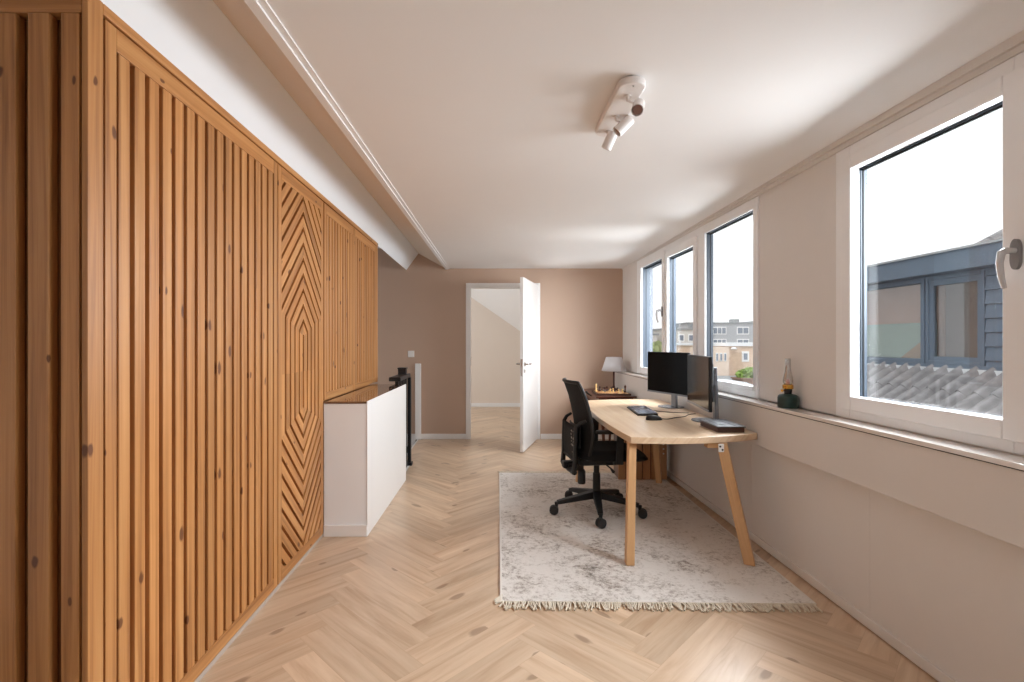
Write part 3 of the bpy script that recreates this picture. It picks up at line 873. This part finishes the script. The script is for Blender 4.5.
# ------------------------------------------------------------------ monitors
def monitor(P0, P1, zb, ztp, foot, post, fr, lab):
    p0, p1 = Vector((P0[0], P0[1], 0)), Vector((P1[0], P1[1], 0))
    cx_ = (p0+p1)/2; L_ = (p1-p0).length
    a = math.atan2(p1.y-p0.y, p1.x-p0.x)
    root = tag(empty('monitor', (cx_.x, cx_.y, .75+.012*0), a), lab, 'monitor', 'monitors on the desk')
    # local x along the panel, local +y is the back (away from the user)
    z0, z1 = zb-.75, ztp-.75
    mb = MB(); mb.box(-L_/2, L_/2, .0, .022, z0, z1); mb.box(-L_/2+.08, L_/2-.08, .022, .05, z0+.06, z1-.05)
    mb.obj('housing', M['black'], root, bevel=.004)
    mb = MB(); mb.box(-L_/2+.006, L_/2-.006, -.0025, .0005, z0+.016, z1-.006)
    mb.obj('screen', M['screen'], root)
    mb = MB(); mb.box(-L_/2+.002, L_/2-.002, -.004, .0, z0+.0, z0+.014)
    mb.obj('chin', M['grey_metal'], root, bevel=.001)
    # foot and post in world terms
    inv = root.matrix_basis.inverted() if False else (Matrix.Translation(root.location) @ Matrix.Rotation(a, 4, 'Z')).inverted()
    f = inv @ Vector((foot[0], foot[1], .75))
    mb = MB(); mb.lathe([(fr-.004, .0), (fr, .003), (fr-.001, .008), (.06, .014), (.03, .018)], 36, Matrix.Translation((f.x, f.y, .0)))
    mb.obj('stand_foot', M['foot_metal'], root, smooth=40)
    mb = MB()
    py = .085
    q = inv @ Vector((post[0], post[1], .75))
    mb.bar((q.x, q.y, .012), (q.x, q.y-.01, z1-.085), .06, .026, up=(0, 1, 0), w1=.05, h1=.022)
    mb.box(q.x-.03, q.x+.03, .045, q.y, (z0+z1)/2-.03, (z0+z1)/2+.05)
    mb.obj('stand_post', M['grey_metal'], root, bevel=.004)
    return root
# local +y must point to the wall: direction from near end to far end gives back on the -x side, so go far -> near
monitor((1.455, 4.62), (1.628, 4.10), .872, 1.238, (1.60, 4.42), (1.613, 4.37), .112, 'black monitor at the far end of the desk')
monitor((1.567, 3.965), (1.466, 3.345), .855, 1.228, (1.60, 3.645), (1.628, 3.60), .125, 'dark reflective monitor nearer the flat brown box')

# ------------------------------------------------------------------ keyboard
k0 = Vector((1.155, 3.89)); k1 = Vector((1.20, 4.37))
ka = math.atan2(k1.y-k0.y, k1.x-k0.x)
kb = tag(empty('keyboard', ((k0.x+k1.x)/2+.075, (k0.y+k1.y)/2, .7505), ka-PI/2), 'black computer keyboard with grey keys lying on the desk', 'keyboard')
mb = MB(); mb.extrude([(-.078, -.235, 0), (.078, -.235, 0), (.078, -.235, .020), (-.078, -.235, .010)], (0, .47, 0), axis=(0, 1, 0))
mb.obj('keyboard_body', M['black'], kb, bevel=.003)
mb = MB()
for r in range(6):
    for c in range(22):
        if r == 0 and c in (15, 16, 17) or (r in (1,) and c == 15): continue
        x = .062-r*.0245; y = -.223+c*.0204
        if r == 5 and 7 <= c <= 11:
            if c > 7: continue
            mb.box(x-.01, x+.01, y-.008, y+.0204*4+.008, .011, .011+.006+.01*(x+.078)/.156); continue
        z0 = .010+.010*(x+.078)/.156-.001
        mb.box(x-.010, x+.010, y-.0085, y+.0085, z0, z0+.0065)
mb.obj('keys', M['key'], kb, bevel=.0015)
# mouse
ms = tag(empty('computer_mouse', (1.213, 3.70, .7505), .12), 'black wired computer mouse on the desk beside the keyboard', 'mouse')
mb = MB()
def mouse_pt(u, v):
    th = u*2*PI; r = math.sin(v*PI/2)
    n_ = 2.6
    k = (abs(math.cos(th))**n_+abs(math.sin(th))**n_)**(-1/n_)
    x = .060*r*k*math.cos(th); y = .033*r*k*math.sin(th)
    z = .036*math.cos(v*PI/2)**.6*(1-.25*(x/.06))if v < 1 else 0
    return Vector((x, y, max(z, 0)))
mb.grid(mouse_pt, 28, 10)
mb.obj('mouse_body', M['black'], ms, smooth=60)
mb = MB(); mb.lathe([(.004, -.004), (.009, -.003), (.009, .003), (.004, .004)], 12, Matrix.Translation((.032, 0, .022)) @ Matrix.Rotation(PI/2, 4, 'X'))
mb.obj('scroll_wheel', M['rubber'], ms, smooth=40)
def spline(pts, n=8):
    P_ = [Vector(p) for p in pts]; res = []
    for i in range(len(P_)-1):
        p0 = P_[max(i-1, 0)]; p1 = P_[i]; p2 = P_[i+1]; p3 = P_[min(i+2, len(P_)-1)]
        for k in range(n):
            t = k/n
            res.append(.5*((2*p1)+(-p0+p2)*t+(2*p0-5*p1+4*p2-p3)*t*t+(-p0+3*p1-3*p2+p3)*t**3))
    res.append(P_[-1]); return res
mb = MB(); mb.tube(spline([(.055, 0, .008), (.11, .005, .003), (.20, .06, .003), (.30, .11, .003), (.38, .20, .003), (.46, .24, .003)]), .0026, 6)
mb.obj('mouse_cable', M['black'], ms, smooth=60)
kc = MB(); kc.tube(spline([(.078, .05, .010), (.12, .03, .003), (.20, -.02, .003), (.27, -.05, .003), (.36, -.06, .003)]), .0024, 6)
kc.obj('keyboard_cable', M['black'], kb, smooth=60)
# ------------------------------------------------------------------ flat dark box
fb = tag(empty('flat_box', (1.535, 3.315, .7505), .0), 'flat dark brown box with grey lid at the near end of the desk', 'box')
mb = MB(); mb.box(-.086, .086, -.132, .132, 0, .032)
mb.obj('box_body', M['box_body'], fb, bevel=.002)
mb = MB(); mb.box(-.092, .092, -.138, .138, .032, .041)
mb.obj('lid', M['box_lid'], fb, bevel=.003)
mb = MB(); mb.box(-.05, -.02, -.10, .10, .041, .0422); mb.box(.03, .035, -.13, .13, .041, .0422)
mb.obj('lid_strap', M['black'], fb)
# ------------------------------------------------------------------ oil lantern
ol = tag(empty('oil_lantern', (1.752, 2.94, .9405)), 'small dark green oil lantern with glass chimney on the window sill', 'lantern')
mb = MB(); mb.lathe([(.046, .0), (.053, .002), (.055, .008), (.055, .058), (.052, .070), (.044, .077), (.024, .082)], 32)
mb.obj('tank', M['lantern'], ol, smooth=40)
mb = MB(); mb.lathe([(.018, .080), (.020, .09), (.022, .108), (.023, .112)], 24)
mb.obj('burner_neck', M['black'], ol, smooth=40)
mb = MB(); mb.lathe([(.024, .110), (.028, .112), (.029, .118), (.029, .132), (.026, .136), (.022, .137)], 28)
mb.tube([(-.02, -.01, .102), (-.043, -.018, .103)], .0025, 8); mb.tube([(-.043, -.018, .103), (-.047, -.0195, .103)], .008, 10)
mb.obj('brass_collar', M['brass'], ol, smooth=40)
mb = MB(); mb.lathe([(.010, .136), (.012, .145), (.009, .160), (.003, .168)], 12)
mb.obj('wick', M['pink'], ol, smooth=40)
mb = MB(); mb.lathe([(.021, .136), (.026, .148), (.0275, .160), (.025, .178), (.019, .205), (.0155, .235), (.0145, .290)], 24, cap0=False, cap1=False)
o = mb.obj('glass_chimney', M['chimney_glass'], ol, smooth=60); so = o.modifiers.new('Solid', 'SOLIDIFY'); so.thickness = .0015

# ------------------------------------------------------------------ chess table, lamp, chess
ct = tag(empty('side_table', (1.455, 6.22, 0)), 'small dark wood side table in the corner carrying a lamp and chess board', 'side table')
mb = MB(); mb.box(-.235, .232, -.48, .46, .680, .70)
mb.obj('table_top', M['mahogany'], ct, bevel=.005)
mb = MB(); mb.box(-.20, .20, -.45, .43, .60, .68)
mb.obj('apron', M['mahogany'], ct, bevel=.003)
mb = MB(); mb.tube([(-.20, -.06, .66), (-.235, -.06, .675), (-.262, -.06, .702)], [.008, .008, .014], 10); mb.lathe([(.004, -.016), (.016, -.008), (.018, .002), (.010, .014)], 12, Matrix.Translation((-.265, -.06, .708)))
mb.obj('knob', M['black'], ct, smooth=40)
for sx, sy in ((-1, -1), (1, -1), (1, 1), (-1, 1)):
    mb = MB(); mb.bar((.16*sx, -.01+.40*sy, .62), (.125*sx, -.01+.40*sy, .0), .040, .040, up=(0, 1, 0), w1=.026, h1=.026)
    mb.obj('leg', M['mahogany'], ct, bevel=.003)
bd = tag(empty('chess_board', (1.455, 6.02, .7005), -.06), 'light wooden chess board on the dark side table', 'chess board')
def chess_mat():
    m, nt, b = base('chess_squares'); b.inputs['Roughness'].default_value = .35
    tc = N(nt, 'ShaderNodeTexCoord'); mp = N(nt, 'ShaderNodeMapping'); c = N(nt, 'ShaderNodeTexChecker', Scale=1/.044)
    mp.inputs['Location'].default_value = (0.0, 0, .01)
    c.inputs['Color1'].default_value = srgb(226, 178, 118); c.inputs['Color2'].default_value = srgb(160, 98, 56)
    nt.links.new(tc.outputs['Object'], mp.inputs[0]); nt.links.new(mp.outputs[0], c.inputs[0]); nt.links.new(c.outputs[0], b.inputs['Base Color'])
    return m
mb = MB(); mb.box(-.20, .20, -.20, .20, 0, .022)
mb.obj('board_frame', M['box_body'], bd, bevel=.003)
mb = MB(); mb.box(-.176, .176, -.176, .176, .022, .0235)
mb.obj('squares', chess_mat(), bd)
PROF = {'pawn': [(.013, 0), (.014, .004), (.008, .012), (.006, .028), (.010, .030), (.010, .038), (.004, .044)],
        'tall': [(.016, 0), (.017, .006), (.010, .016), (.008, .050), (.013, .054), (.010, .062), (.013, .074), (.006, .080), (.003, .090)],
        'mid': [(.015, 0), (.016, .005), (.009, .014), (.008, .036), (.012, .040), (.011, .052), (.004, .058)]}
cache = {}
def piece(kind, col, i, j, lab):
    key = (kind, col)
    nm = {'pawn': 'chess_pawn', 'tall': 'chess_king', 'mid': 'chess_piece'}[kind]
    if key not in cache:
        mb = MB(); mb.lathe(PROF[kind], 14); o = mb.obj(nm, M['chess_light'] if col == 'light' else M['chess_dark'], smooth=40); cache[key] = o
    else:
        o = cache[key].copy(); COL.objects.link(o)
    o.location = (1.455-.154+.044*i, 6.02-.154+.044*j, .7245)
    tag(o, lab, 'chess piece', 'chess pieces on the board')
piece('tall', 'light', 0, 6, 'tall pale chess king at the end nearest the table knob')
piece('tall', 'dark', 7, 2, 'tall dark chess king at the wall end of the board')
for i, j in ((1, 6), (2, 4), (3, 6), (4, 5), (5, 7)): piece('mid', 'dark', i, j, 'mid-height dark chess piece standing on the board')
for i, j in ((2, 6), (5, 5), (6, 6)): piece('pawn', 'dark', i, j, 'small dark chess pawn on the board')
for i, j in ((3, 2), (4, 3), (5, 1), (6, 1)): piece('pawn', 'light', i, j, 'small pale chess pawn on the board')
tl = tag(empty('table_lamp', (1.615, 6.52, .7005)), 'table lamp with white cone shade on the side table in the corner', 'table lamp')
mb = MB(); mb.lathe([(.055, 0), (.058, .008), (.05, .018), (.018, .028), (.012, .06), (.012, .27), (.008, .28), (.008, .38)], 20)
mb.obj('lamp_base', M['mahogany'], tl, smooth=40)
mb = MB(); mb.lathe([(.158, .247), (.100, .427)], 40, cap0=False, cap1=False)
o = mb.obj('lamp_shade', M['lamp_shade'], tl, smooth=60); so = o.modifiers.new('Solid', 'SOLIDIFY'); so.thickness = .003
mb = MB(); mb.lathe([(.010, .33), (.012, .34), (.03, .375), (.028, .40), (.01, .415)], 16)
mb.obj('bulb', M['white_plastic'], tl, smooth=50)

# ------------------------------------------------------------------ ceiling spotlight
PZ = zc(2.2)-.003
sp = tag(empty('ceiling_spotlight', (.563, 2.20, PZ)), 'white ceiling light with three adjustable spots on an oval plate', 'ceiling light')
mb = MB()
outl = []
for k in range(32):
    th = 2*PI*k/32
    outl.append((.056*math.cos(th), .056*math.sin(th)+(.205 if math.sin(th) > 0 else -.205), -.028))
mb.extrude(outl, (0, 0, .028))
mb.obj('ceiling_plate', M['lamp_white'], sp, bevel=.006)
mb = MB(); mb.tube([(0, -.235, -.0285), (0, -.235, -.0305)], .004, 8)
mb.obj('plate_screw', M['chrome'], sp)
spots = [(-.135, (-.32, -.72, -.62)), (.0, (-.80, .05, -.60)), (.165, (-.42, .30, -.86))]
spots = [((.0, -.155), (.045, -.150, -.072), (-.30, -.70, -.64)), ((.0, .03), (.035, .035, -.068), (-.72, .05, -.68)), ((.0, .19), (.010, .19, -.072), (-.36, .35, -.86))]
for (jx, jy), c, dr in spots:
    dr = Vector(dr).normalized(); c = Vector(c)
    q = Vector((0, 0, 1)).rotation_difference(dr).to_matrix().to_4x4()
    mb = MB()
    mb.lathe([(.010, -.042), (.0225, -.040), (.0245, -.036), (.0245, .042), (.022, .043), (.022, .028), (.0, .028)], 28, Matrix.Translation(c) @ q, cap1=False)
    so_ = mb.obj('spot_head', M['lamp_white'], sp, smooth=35)
    mb = MB(); mb.lathe([(.021, .029), (.018, .034), (.006, .036)], 24, Matrix.Translation(c) @ q)
    b_ = mb.obj('spot_bulb', M['bulb'], so_, smooth=40)
    mb = MB(); mb.tube([(jx, jy, -.028), (jx, jy, -.048), tuple(c-dr*.02)], .0065, 10)
    mb.tube([(jx, jy, -.0275), (jx, jy, -.034)], .014, 14)
    mb.obj('swivel_arm', M['lamp_white'], sp, smooth=40)

# ------------------------------------------------------------------ outside
GZ = -8
mb = MB(); mb.quad((-60, -60, GZ), (140, -60, GZ), (140, 200, GZ), (-60, 200, GZ))
struct(mb.obj('ground', M['ground']))
# neighbouring house with blue-grey dormer
nb = tag(empty('neighbour_house', (6, 6, GZ)), 'neighbouring roof dormer clad in blue-grey boards above grey roof tiles', 'house')
ni = Matrix.Translation(-Vector(nb.location))
def nput(mb, nm, m, par=None, **k):
    o = mb.obj(nm, m, None, **k); o.parent = par or nb
    o.matrix_parent_inverse = ni if par is None else Matrix.Identity(4); return o
XD = 6.0
mb = MB(); mb.box(XD+1.1, 9, 3.6, 9.3, .6, 2.30); mb.box(XD+.1, XD+1.1, 3.6, 3.7, .6, 2.3); mb.box(XD+.1, XD+1.1, 9.2, 9.3, .6, 2.3); mb.box(XD+.1, XD+1.1, 3.7, 9.2, .6, .93); mb.box(3.9, 9, 3.0, 9.6, GZ, -.60)
nput(mb, 'house_wall', M['outer_wall'])
mb = MB(); mb.box(XD-.22, 9.2, 3.4, 9.5, 2.215, 2.47)
nput(mb, 'dormer_fascia', M['fascia'], bevel=.01)
mb = MB(); mb.box(XD-.25, 9.2, 3.38, 9.52, 2.465, 2.49)
nput(mb, 'roof_edge', M['grey_roof'])
# window band
def nwin(y0, y1, z0, z1, w, pane_x=.03):
    f = MB()
    f.box(XD-.02, XD+.10, y0, y0+w, z0, z1); f.box(XD-.02, XD+.10, y1-w, y1, z0, z1)
    f.box(XD-.02, XD+.10, y0+w, y1-w, z0, z0+w); f.box(XD-.02, XD+.10, y0+w, y1-w, z1-w, z1)
    o = nput(f, 'dormer_window', M['fascia'], bevel=.006)
    g = MB(); g.box(XD+.03, XD+.038, y0+w, y1-w, z0+w, z1-w)
    p_ = g.obj('pane', M['glass_dark'], None); p_.parent = o
    return o
M['glass_dark'] = glass_mat('neighbour_glass', tint=(.80, .82, .82, 1), gl=.09)
o1 = nwin(6.89, 9.2, 1.03, 2.20, .06)
o2 = nwin(6.05, 6.87, 1.03, 2.20, .045)
f = MB(); f.box(XD-.005, XD+.02, 6.09, 6.83, 1.07, 1.13); f.box(XD-.005, XD+.02, 6.09, 6.83, 2.08, 2.16); f.box(XD-.005, XD+.02, 6.09, 6.15, 1.13, 2.08); f.box(XD-.005, XD+.02, 6.76, 6.83, 1.13, 2.08)
s_ = f.obj('inner_sash', M['fascia'], None); s_.parent = o2
mb = MB(); mb.box(XD-.03, XD+.10, 3.6, 9.3, .93, 1.03); mb.box(XD-.01, XD+.1, 3.6, 9.3, 2.19, 2.25)
nput(mb, 'dormer_sill', M['fascia'])
mb = MB(); mb.box(XD-.05, XD+.04, 3.6, 9.3, .90, .985)
nput(mb, 'flashing', M['lead'])
mb = MB(); z = .93
while z < 2.19:
    mb.extrude([(XD-.035, 3.6, z), (XD+.05, 3.6, z), (XD+.05, 3.6, z+.165), (XD-.012, 3.6, z+.165)], (0, 6.03-3.6, 0), axis=(0, 1, 0)); z += .17
nput(mb, 'siding', M['fascia'])
# colour boards behind the neighbour's left pane imitate its reflection; curtain in the right
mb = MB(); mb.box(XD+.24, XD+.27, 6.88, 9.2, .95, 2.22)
nput(mb, 'reflection_upper', M['reflection_pink'])
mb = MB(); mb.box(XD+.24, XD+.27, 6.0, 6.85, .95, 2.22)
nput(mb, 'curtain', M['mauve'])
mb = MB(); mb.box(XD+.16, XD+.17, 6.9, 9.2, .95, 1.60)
nput(mb, 'reflection_lower', M['reflection_green'])
mb = MB()
mb.extrude([(XD+.13, 6.92, 1.03), (XD+.13, 7.55, 1.03), (XD+.13, 6.92, 1.46)], (.01, 0, 0))
nput(mb, 'reflection_diagonal', M['slat_brown'])
# cut the wall solid away where the room is: the wall box starts behind
# tiled roof
def tiles(name, X_top, Z_top, X_bot, Z_bot, ya, yb, pitch=.205, row=.52):
    mb = MB()
    sl = Vector((X_bot-X_top, 0, Z_bot-Z_top)); Ls = sl.length; dn = sl.normalized()
    nr = Vector((-dn.z, 0, dn.x))
    if nr.z < 0: nr = -nr
    nrow = max(1, int(Ls/row)); ncol = int((yb-ya)/pitch); K = 14
    for r in range(nrow):
        def fn(u, v, r=r):
            s = (r+u*1.06)*row
            y = ya+v*ncol*pitch
            ph = (v*ncol) % 1.0
            if ph < .68: h = .088*math.sin(PI*ph/.68)**.75
            else: h = -.008*math.sin(PI*(ph-.68)/.32)
            lift = .016*u
            return Vector((X_top, y, Z_top))+dn*s+nr*(h+lift)
        mb.grid(fn, 2, ncol*K, axis=(0, 1, 0))
        # thickness at the lower rim of each course
        def fn2(u, v, r=r):
            p1 = fn(1, v); return p1-nr*.025*u
        mb.grid(fn2, 1, ncol*K, axis=(0, 1, 0))
    return nput(mb, name, M['roof_tile'], smooth=50)
tiles('roof_tiles', XD+.06, .98, 3.9, -.50, 3.0, 9.7)
tiles('upper_roof_tiles', 10.4, 4.28, 6.95, 2.48, 3.0, 7.72)
mb = MB(); mb.box(7.6, 9.2, 3.0, 7.3, 2.4, 2.49)
nput(mb, 'roof_deck', M['grey_roof'])
mb = MB(); mb.extrude([(XD+.05, 3.0, .90), (XD+.05, 9.6, .90), (3.9, 9.6, -.58), (3.9, 3.0, -.58)], (0, 0, -.05))
nput(mb, 'roof_underlay', M['grey_roof'])
mb = MB(); mb.tube([(6.95, 7.74, 2.50), (10.4, 7.74, 4.30)], .05, 10)
nput(mb, 'verge_tiles', M['roof_tile'], smooth=50)

# far buildings
def facade(name, lab, x0, x1, y, z1, m, rows, wins, depth=8, roofm=None, group=None, parap=.35, z0=GZ, chim=()):
    root = tag(empty(name, ((x0+x1)/2, y, z0)), lab, 'building', group)
    inv = Matrix.Translation(-Vector(root.location))
    def put(mb, nm, mm, par=None, **k):
        o = mb.obj(nm, mm, None, **k); o.parent = par or root
        o.matrix_parent_inverse = inv if par is None else Matrix.Identity(4); return o
    mb = MB(); mb.box(x0, x1, y, y+depth, z0, z1, axis=(1, 0, 0)); put(mb, 'wall', m)
    mb = MB(); mb.box(x0-.15, x1+.15, y-.15, y+depth+.15, z1, z1+parap); put(mb, 'parapet', roofm or M['white_roof'])
    for (wx, ww, wz, wh, n) in wins:
        for rz in rows:
            f = MB(); f.box(wx, wx+ww, y-.05, y+.03, wz+rz, wz+rz+wh); fo = put(f, 'window', M['far_frame'])
            g = MB(); pw = (ww-.1)/n
            for q in range(n): g.box(wx+.1+pw*q, wx+pw*(q+1), y-.07, y-.05, wz+rz+.12, wz+rz+wh-.12)
            put(g, 'pane', M['far_window'], fo)
    for cx_ in chim:
        mb = MB(); mb.box(cx_, cx_+.8, y+1, y+2, z1+parap, z1+parap+.45); put(mb, 'chimney', M['grey_roof'])
    return root, put
b1, put1 = facade('brick_building', 'beige brick building with a white roof edge across the yard', 14.2, 24, 30, 1.05, M['brick_beige'], (0,),
                  [(15.1, .42, .12, .62, 1), (17.3, .6, .1, .7, 1), (20, .6, .1, .7, 1)], parap=.20)
mb = MB(); mb.box(12.4, 14.2, 29.7, 31, GZ, 1.0, axis=(1, 0, 0)); put1(mb, 'bay', M['brick_pale'])
for k in range(3):
    f = MB(); f.box(13.4+.24*k, 13.55+.24*k, 29.66, 29.71, .15, .66); f = put1(f, 'window', M['far_frame'])
    g = MB(); g.box(13.43+.24*k, 13.52+.24*k, 29.64, 29.66, .2, .6); g = g.obj('pane', M['far_window']); g.parent = f
mb = MB(); mb.lathe([(.16, .86), (.18, .92), (.08, 1.0)], 14, Matrix.Translation((14.55, 29.85, 0))); mb.box(14.5, 14.6, 29.85, 30, .9, .96); put1(mb, 'wall_lamp', M['far_frame'])
facade('row_house', 'grey terraced houses with rows of windows behind the brick building', 24.5, 32.9, 62, 3.55, M['row_grey'], (2.2, .7, -.9), [(25.0, 1.5, 0, .95, 2), (27.6, 1.7, 0, .95, 3), (30.6, 1.5, 0, .95, 2)], parap=.15, roofm=M['grey_roof'], chim=(30.6,))
facade('row_house', 'pale terraced houses with tall windows at the end of the grey row', 33.4, 48, 62, 3.75, M['row_white'], (1.9, .2, -1.6), [(33.8, .7, 0, 1.3, 1), (34.9, .7, 0, 1.3, 1), (36.6, .7, 0, 1.3, 1), (38.5, .7, 0, 1.3, 1), (41, .7, 0, 1.3, 1)], parap=.15, roofm=M['grey_roof'])
facade('row_house', 'white distant houses with chimneys seen through the middle window', 18.3, 23.2, 52, 2.55, M['row_white'], (1.3, -.2, -1.8), [(18.6+1.0*k, .6, 0, .8, 1) for k in range(4)], parap=.18, roofm=M['grey_roof'], chim=(19.2, 21.4))
facade('low_building', 'low grey building with a white flat roof below the distant houses', 10.8, 15.4, 40, .45, M['row_grey'], (0,), [(12.6, .8, -.65, .7, 2), (14.0, 1.0, -.65, .7, 3)], parap=.7)
facade('garage_building', 'flat grey roof in front of the beige brick building', 9.0, 19, 15.5, -.75, M['row_grey'], (0,), [], depth=13.6, parap=.08, roofm=M['grey_roof'])
# roof light on the flat roof
rlg = tag(empty('roof_light', (9.95, 20.6, -.67)), 'white sloping roof light on the flat grey roof', 'roof light')
mb = MB(); mb.extrude([(-.85, -.8, 0), (.75, -.8, 0), (.75, -.8, .12), (.2, -.8, .38), (-.85, -.8, .42)], (0, 1.6, 0)); mb.obj('curb', M['white_roof'], rlg)
mb = MB(); mb.extrude([(.28, -.7, .36), (.7, -.7, .16), (.7, .7, .16), (.28, .7, .36)], (.01, 0, .02)); mb.obj('pane', M['far_window'], rlg)
pl = tag(empty('planter', (11.2, 21.6, -.67)), 'brown planter with a bright green hedge on the flat roof', 'planter')
mb = MB(); mb.box(-.55, .9, -.4, .4, 0, .42); mb.box(-.6, .95, -.45, .45, .38, .44); mb.obj('planter_box', M['planter'], pl, bevel=.01)
def blob(mb, c, r, n, seed, leaf=.1, flat=1.0):
    rs = random.Random(seed)
    for k in range(n):
        a = rs.uniform(0, 2*PI); zz = rs.uniform(-1, 1); q = math.sqrt(1-zz*zz); rr = rs.uniform(.55, 1)
        p_ = Vector((c[0]+r[0]*q*math.cos(a)*rr, c[1]+r[1]*q*math.sin(a)*rr, c[2]+r[2]*zz*rr))
        d1_ = Vector((rs.uniform(-1, 1), rs.uniform(-1, 1), rs.uniform(-1, 1))).normalized(); d2_ = d1_.cross(Vector((rs.uniform(-1, 1), rs.uniform(-1, 1), rs.uniform(-1, 1)))).normalized()
        s = leaf*rs.uniform(.7, 1.4)
        n0 = len(mb.v)
        mb.v += [p_-d1_*s, p_+d2_*s*.5, p_+d1_*s, p_-d2_*s*.5]; mb.f.append([n0, n0+1, n0+2, n0+3]); mb.uv.append([(0, 0), (1, 0), (1, 1), (0, 1)])
mb = MB(); blob(mb, (.15, 0, .58), (.72, .42, .28), 900, 1, .09); mb.obj('foliage', M['leaf'], pl)
def tree(name, x, y, ztop, r, lab, seed, m):
    t = tag(empty(name, (x, y, GZ)), lab, 'tree')
    H = ztop-GZ
    mb = MB(); mb.tube([(0, 0, 0), (.1, 0, H*.4), (0, .1, H*.75)], [.28, .2, .08], 8)
    for k in range(5):
        a = k*1.26; mb.tube([(.05, 0, H*.4+.3*k), (r*.5*math.cos(a), r*.5*math.sin(a), H*.6+.35*k)], [.09, .03], 6)
    mb.obj('trunk', M['bark'], t, smooth=50)
    mb = MB(); rs = random.Random(seed)
    blob(mb, (0, 0, H-r*1.0), (r*.8, r*.8, r), 700, seed, .17)
    for k in range(6):
        a = rs.uniform(0, 6.28); blob(mb, (r*.6*math.cos(a), r*.6*math.sin(a), H-r*rs.uniform(.8, 1.9)), (r*.5, r*.5, r*.5), 320, seed*10+k, .17)
    mb.obj('crown', m, t)
tree('street_tree', 7.0, 21.6, 1.45, 1.2, 'pale green tree seen through the leftmost window pane', 3, M['leaf2'])
tree('street_tree', 9.2, 34, 1.0, 1.3, 'smaller dull green tree behind the pale green tree', 5, M['leaf'])
tree('street_tree', 7.2, 26.5, .35, 1.1, 'low green tree beside the white-roofed building', 8, M['leaf2'])
facade('street_house', 'distant pale house behind the trees in the leftmost window', 12.5, 17.4, 52, 2.0, M['row_white'], (0,), [(15.0, .8, .4, .9, 1), (16, .8, .4, .9, 1)], parap=.15, roofm=M['grey_roof'])

# ------------------------------------------------------------------ light
w = bpy.data.worlds.new('World'); S.world = w; w.use_nodes = True
bg = w.node_tree.nodes['Background']
tcw = w.node_tree.nodes.new('ShaderNodeTexCoord'); nw = w.node_tree.nodes.new('ShaderNodeTexNoise'); nw.inputs['Scale'].default_value = 1.5
rw = w.node_tree.nodes.new('ShaderNodeValToRGB'); rw.color_ramp.elements[0].color = (.93, .97, 1, 1); rw.color_ramp.elements[1].color = (1, 1, 1, 1)
w.node_tree.links.new(tcw.outputs['Generated'], nw.inputs['Vector']); w.node_tree.links.new(nw.outputs['Fac'], rw.inputs['Fac']); w.node_tree.links.new(rw.outputs[0], bg.inputs['Color'])
bg.inputs['Strength'].default_value = 1.25
def sun():
    l = bpy.data.lights.new('sun', 'SUN'); l.energy = 1.1; l.angle = math.radians(50); l.color = (1, .98, .95)
    o = bpy.data.objects.new('sun', l); COL.objects.link(o)
    o.rotation_euler = Vector((.45, .65, -.75)).to_track_quat('-Z', 'Y').to_euler()
sun()
def win_light(name, loc, sx, sy, e, direc, col=(.89, .95, 1)):
    l = bpy.data.lights.new(name, 'AREA'); l.shape = 'RECTANGLE'; l.size = sx; l.size_y = sy; l.energy = e; l.color = col
    o = bpy.data.objects.new(name, l); COL.objects.link(o); o.location = loc
    o.rotation_euler = Vector(direc).to_track_quat('-Z', 'Z').to_euler()
    return o
win_light('daylight_window_1', (2.55, 4.72, 2.0), 2.6, 1.35, 300, (-1, 0, -.78))
win_light('daylight_window_2', (2.45, 2.10, 1.90), .95, 1.35, 130, (-1, 0, -.62))
win_light('fill_light_3', (2.45, .61, 1.90), .95, 1.35, 52, (-1, 0, -.62))  # fill through the added window beside the camera
win_light('fill_light_4', (-2.90, 8.05, 1.60), 1.2, 1.2, 60, (1, 0, 0))  # fill for the next room, through its added side window

# ------------------------------------------------------------------ camera
cam = bpy.data.cameras.new('camera'); co = bpy.data.objects.new('camera', cam); COL.objects.link(co)
co.location = (0, 0, 1.33); co.rotation_euler = (PI/2, 0, 0)
cam.sensor_width = 36; cam.lens = 500/1024*36; cam.shift_x = 22/1024; cam.shift_y = .5/1024; cam.clip_start = .02; cam.clip_end = 500
S.camera = co
vs = S.view_settings; vs.view_transform = 'Standard'; vs.look = 'None'; vs.exposure = 0; vs.gamma = 1; vs.use_curve_mapping = False
S.cycles.diffuse_bounces = 8; S.cycles.max_bounces = 14; S.cycles.transparent_max_bounces = 16
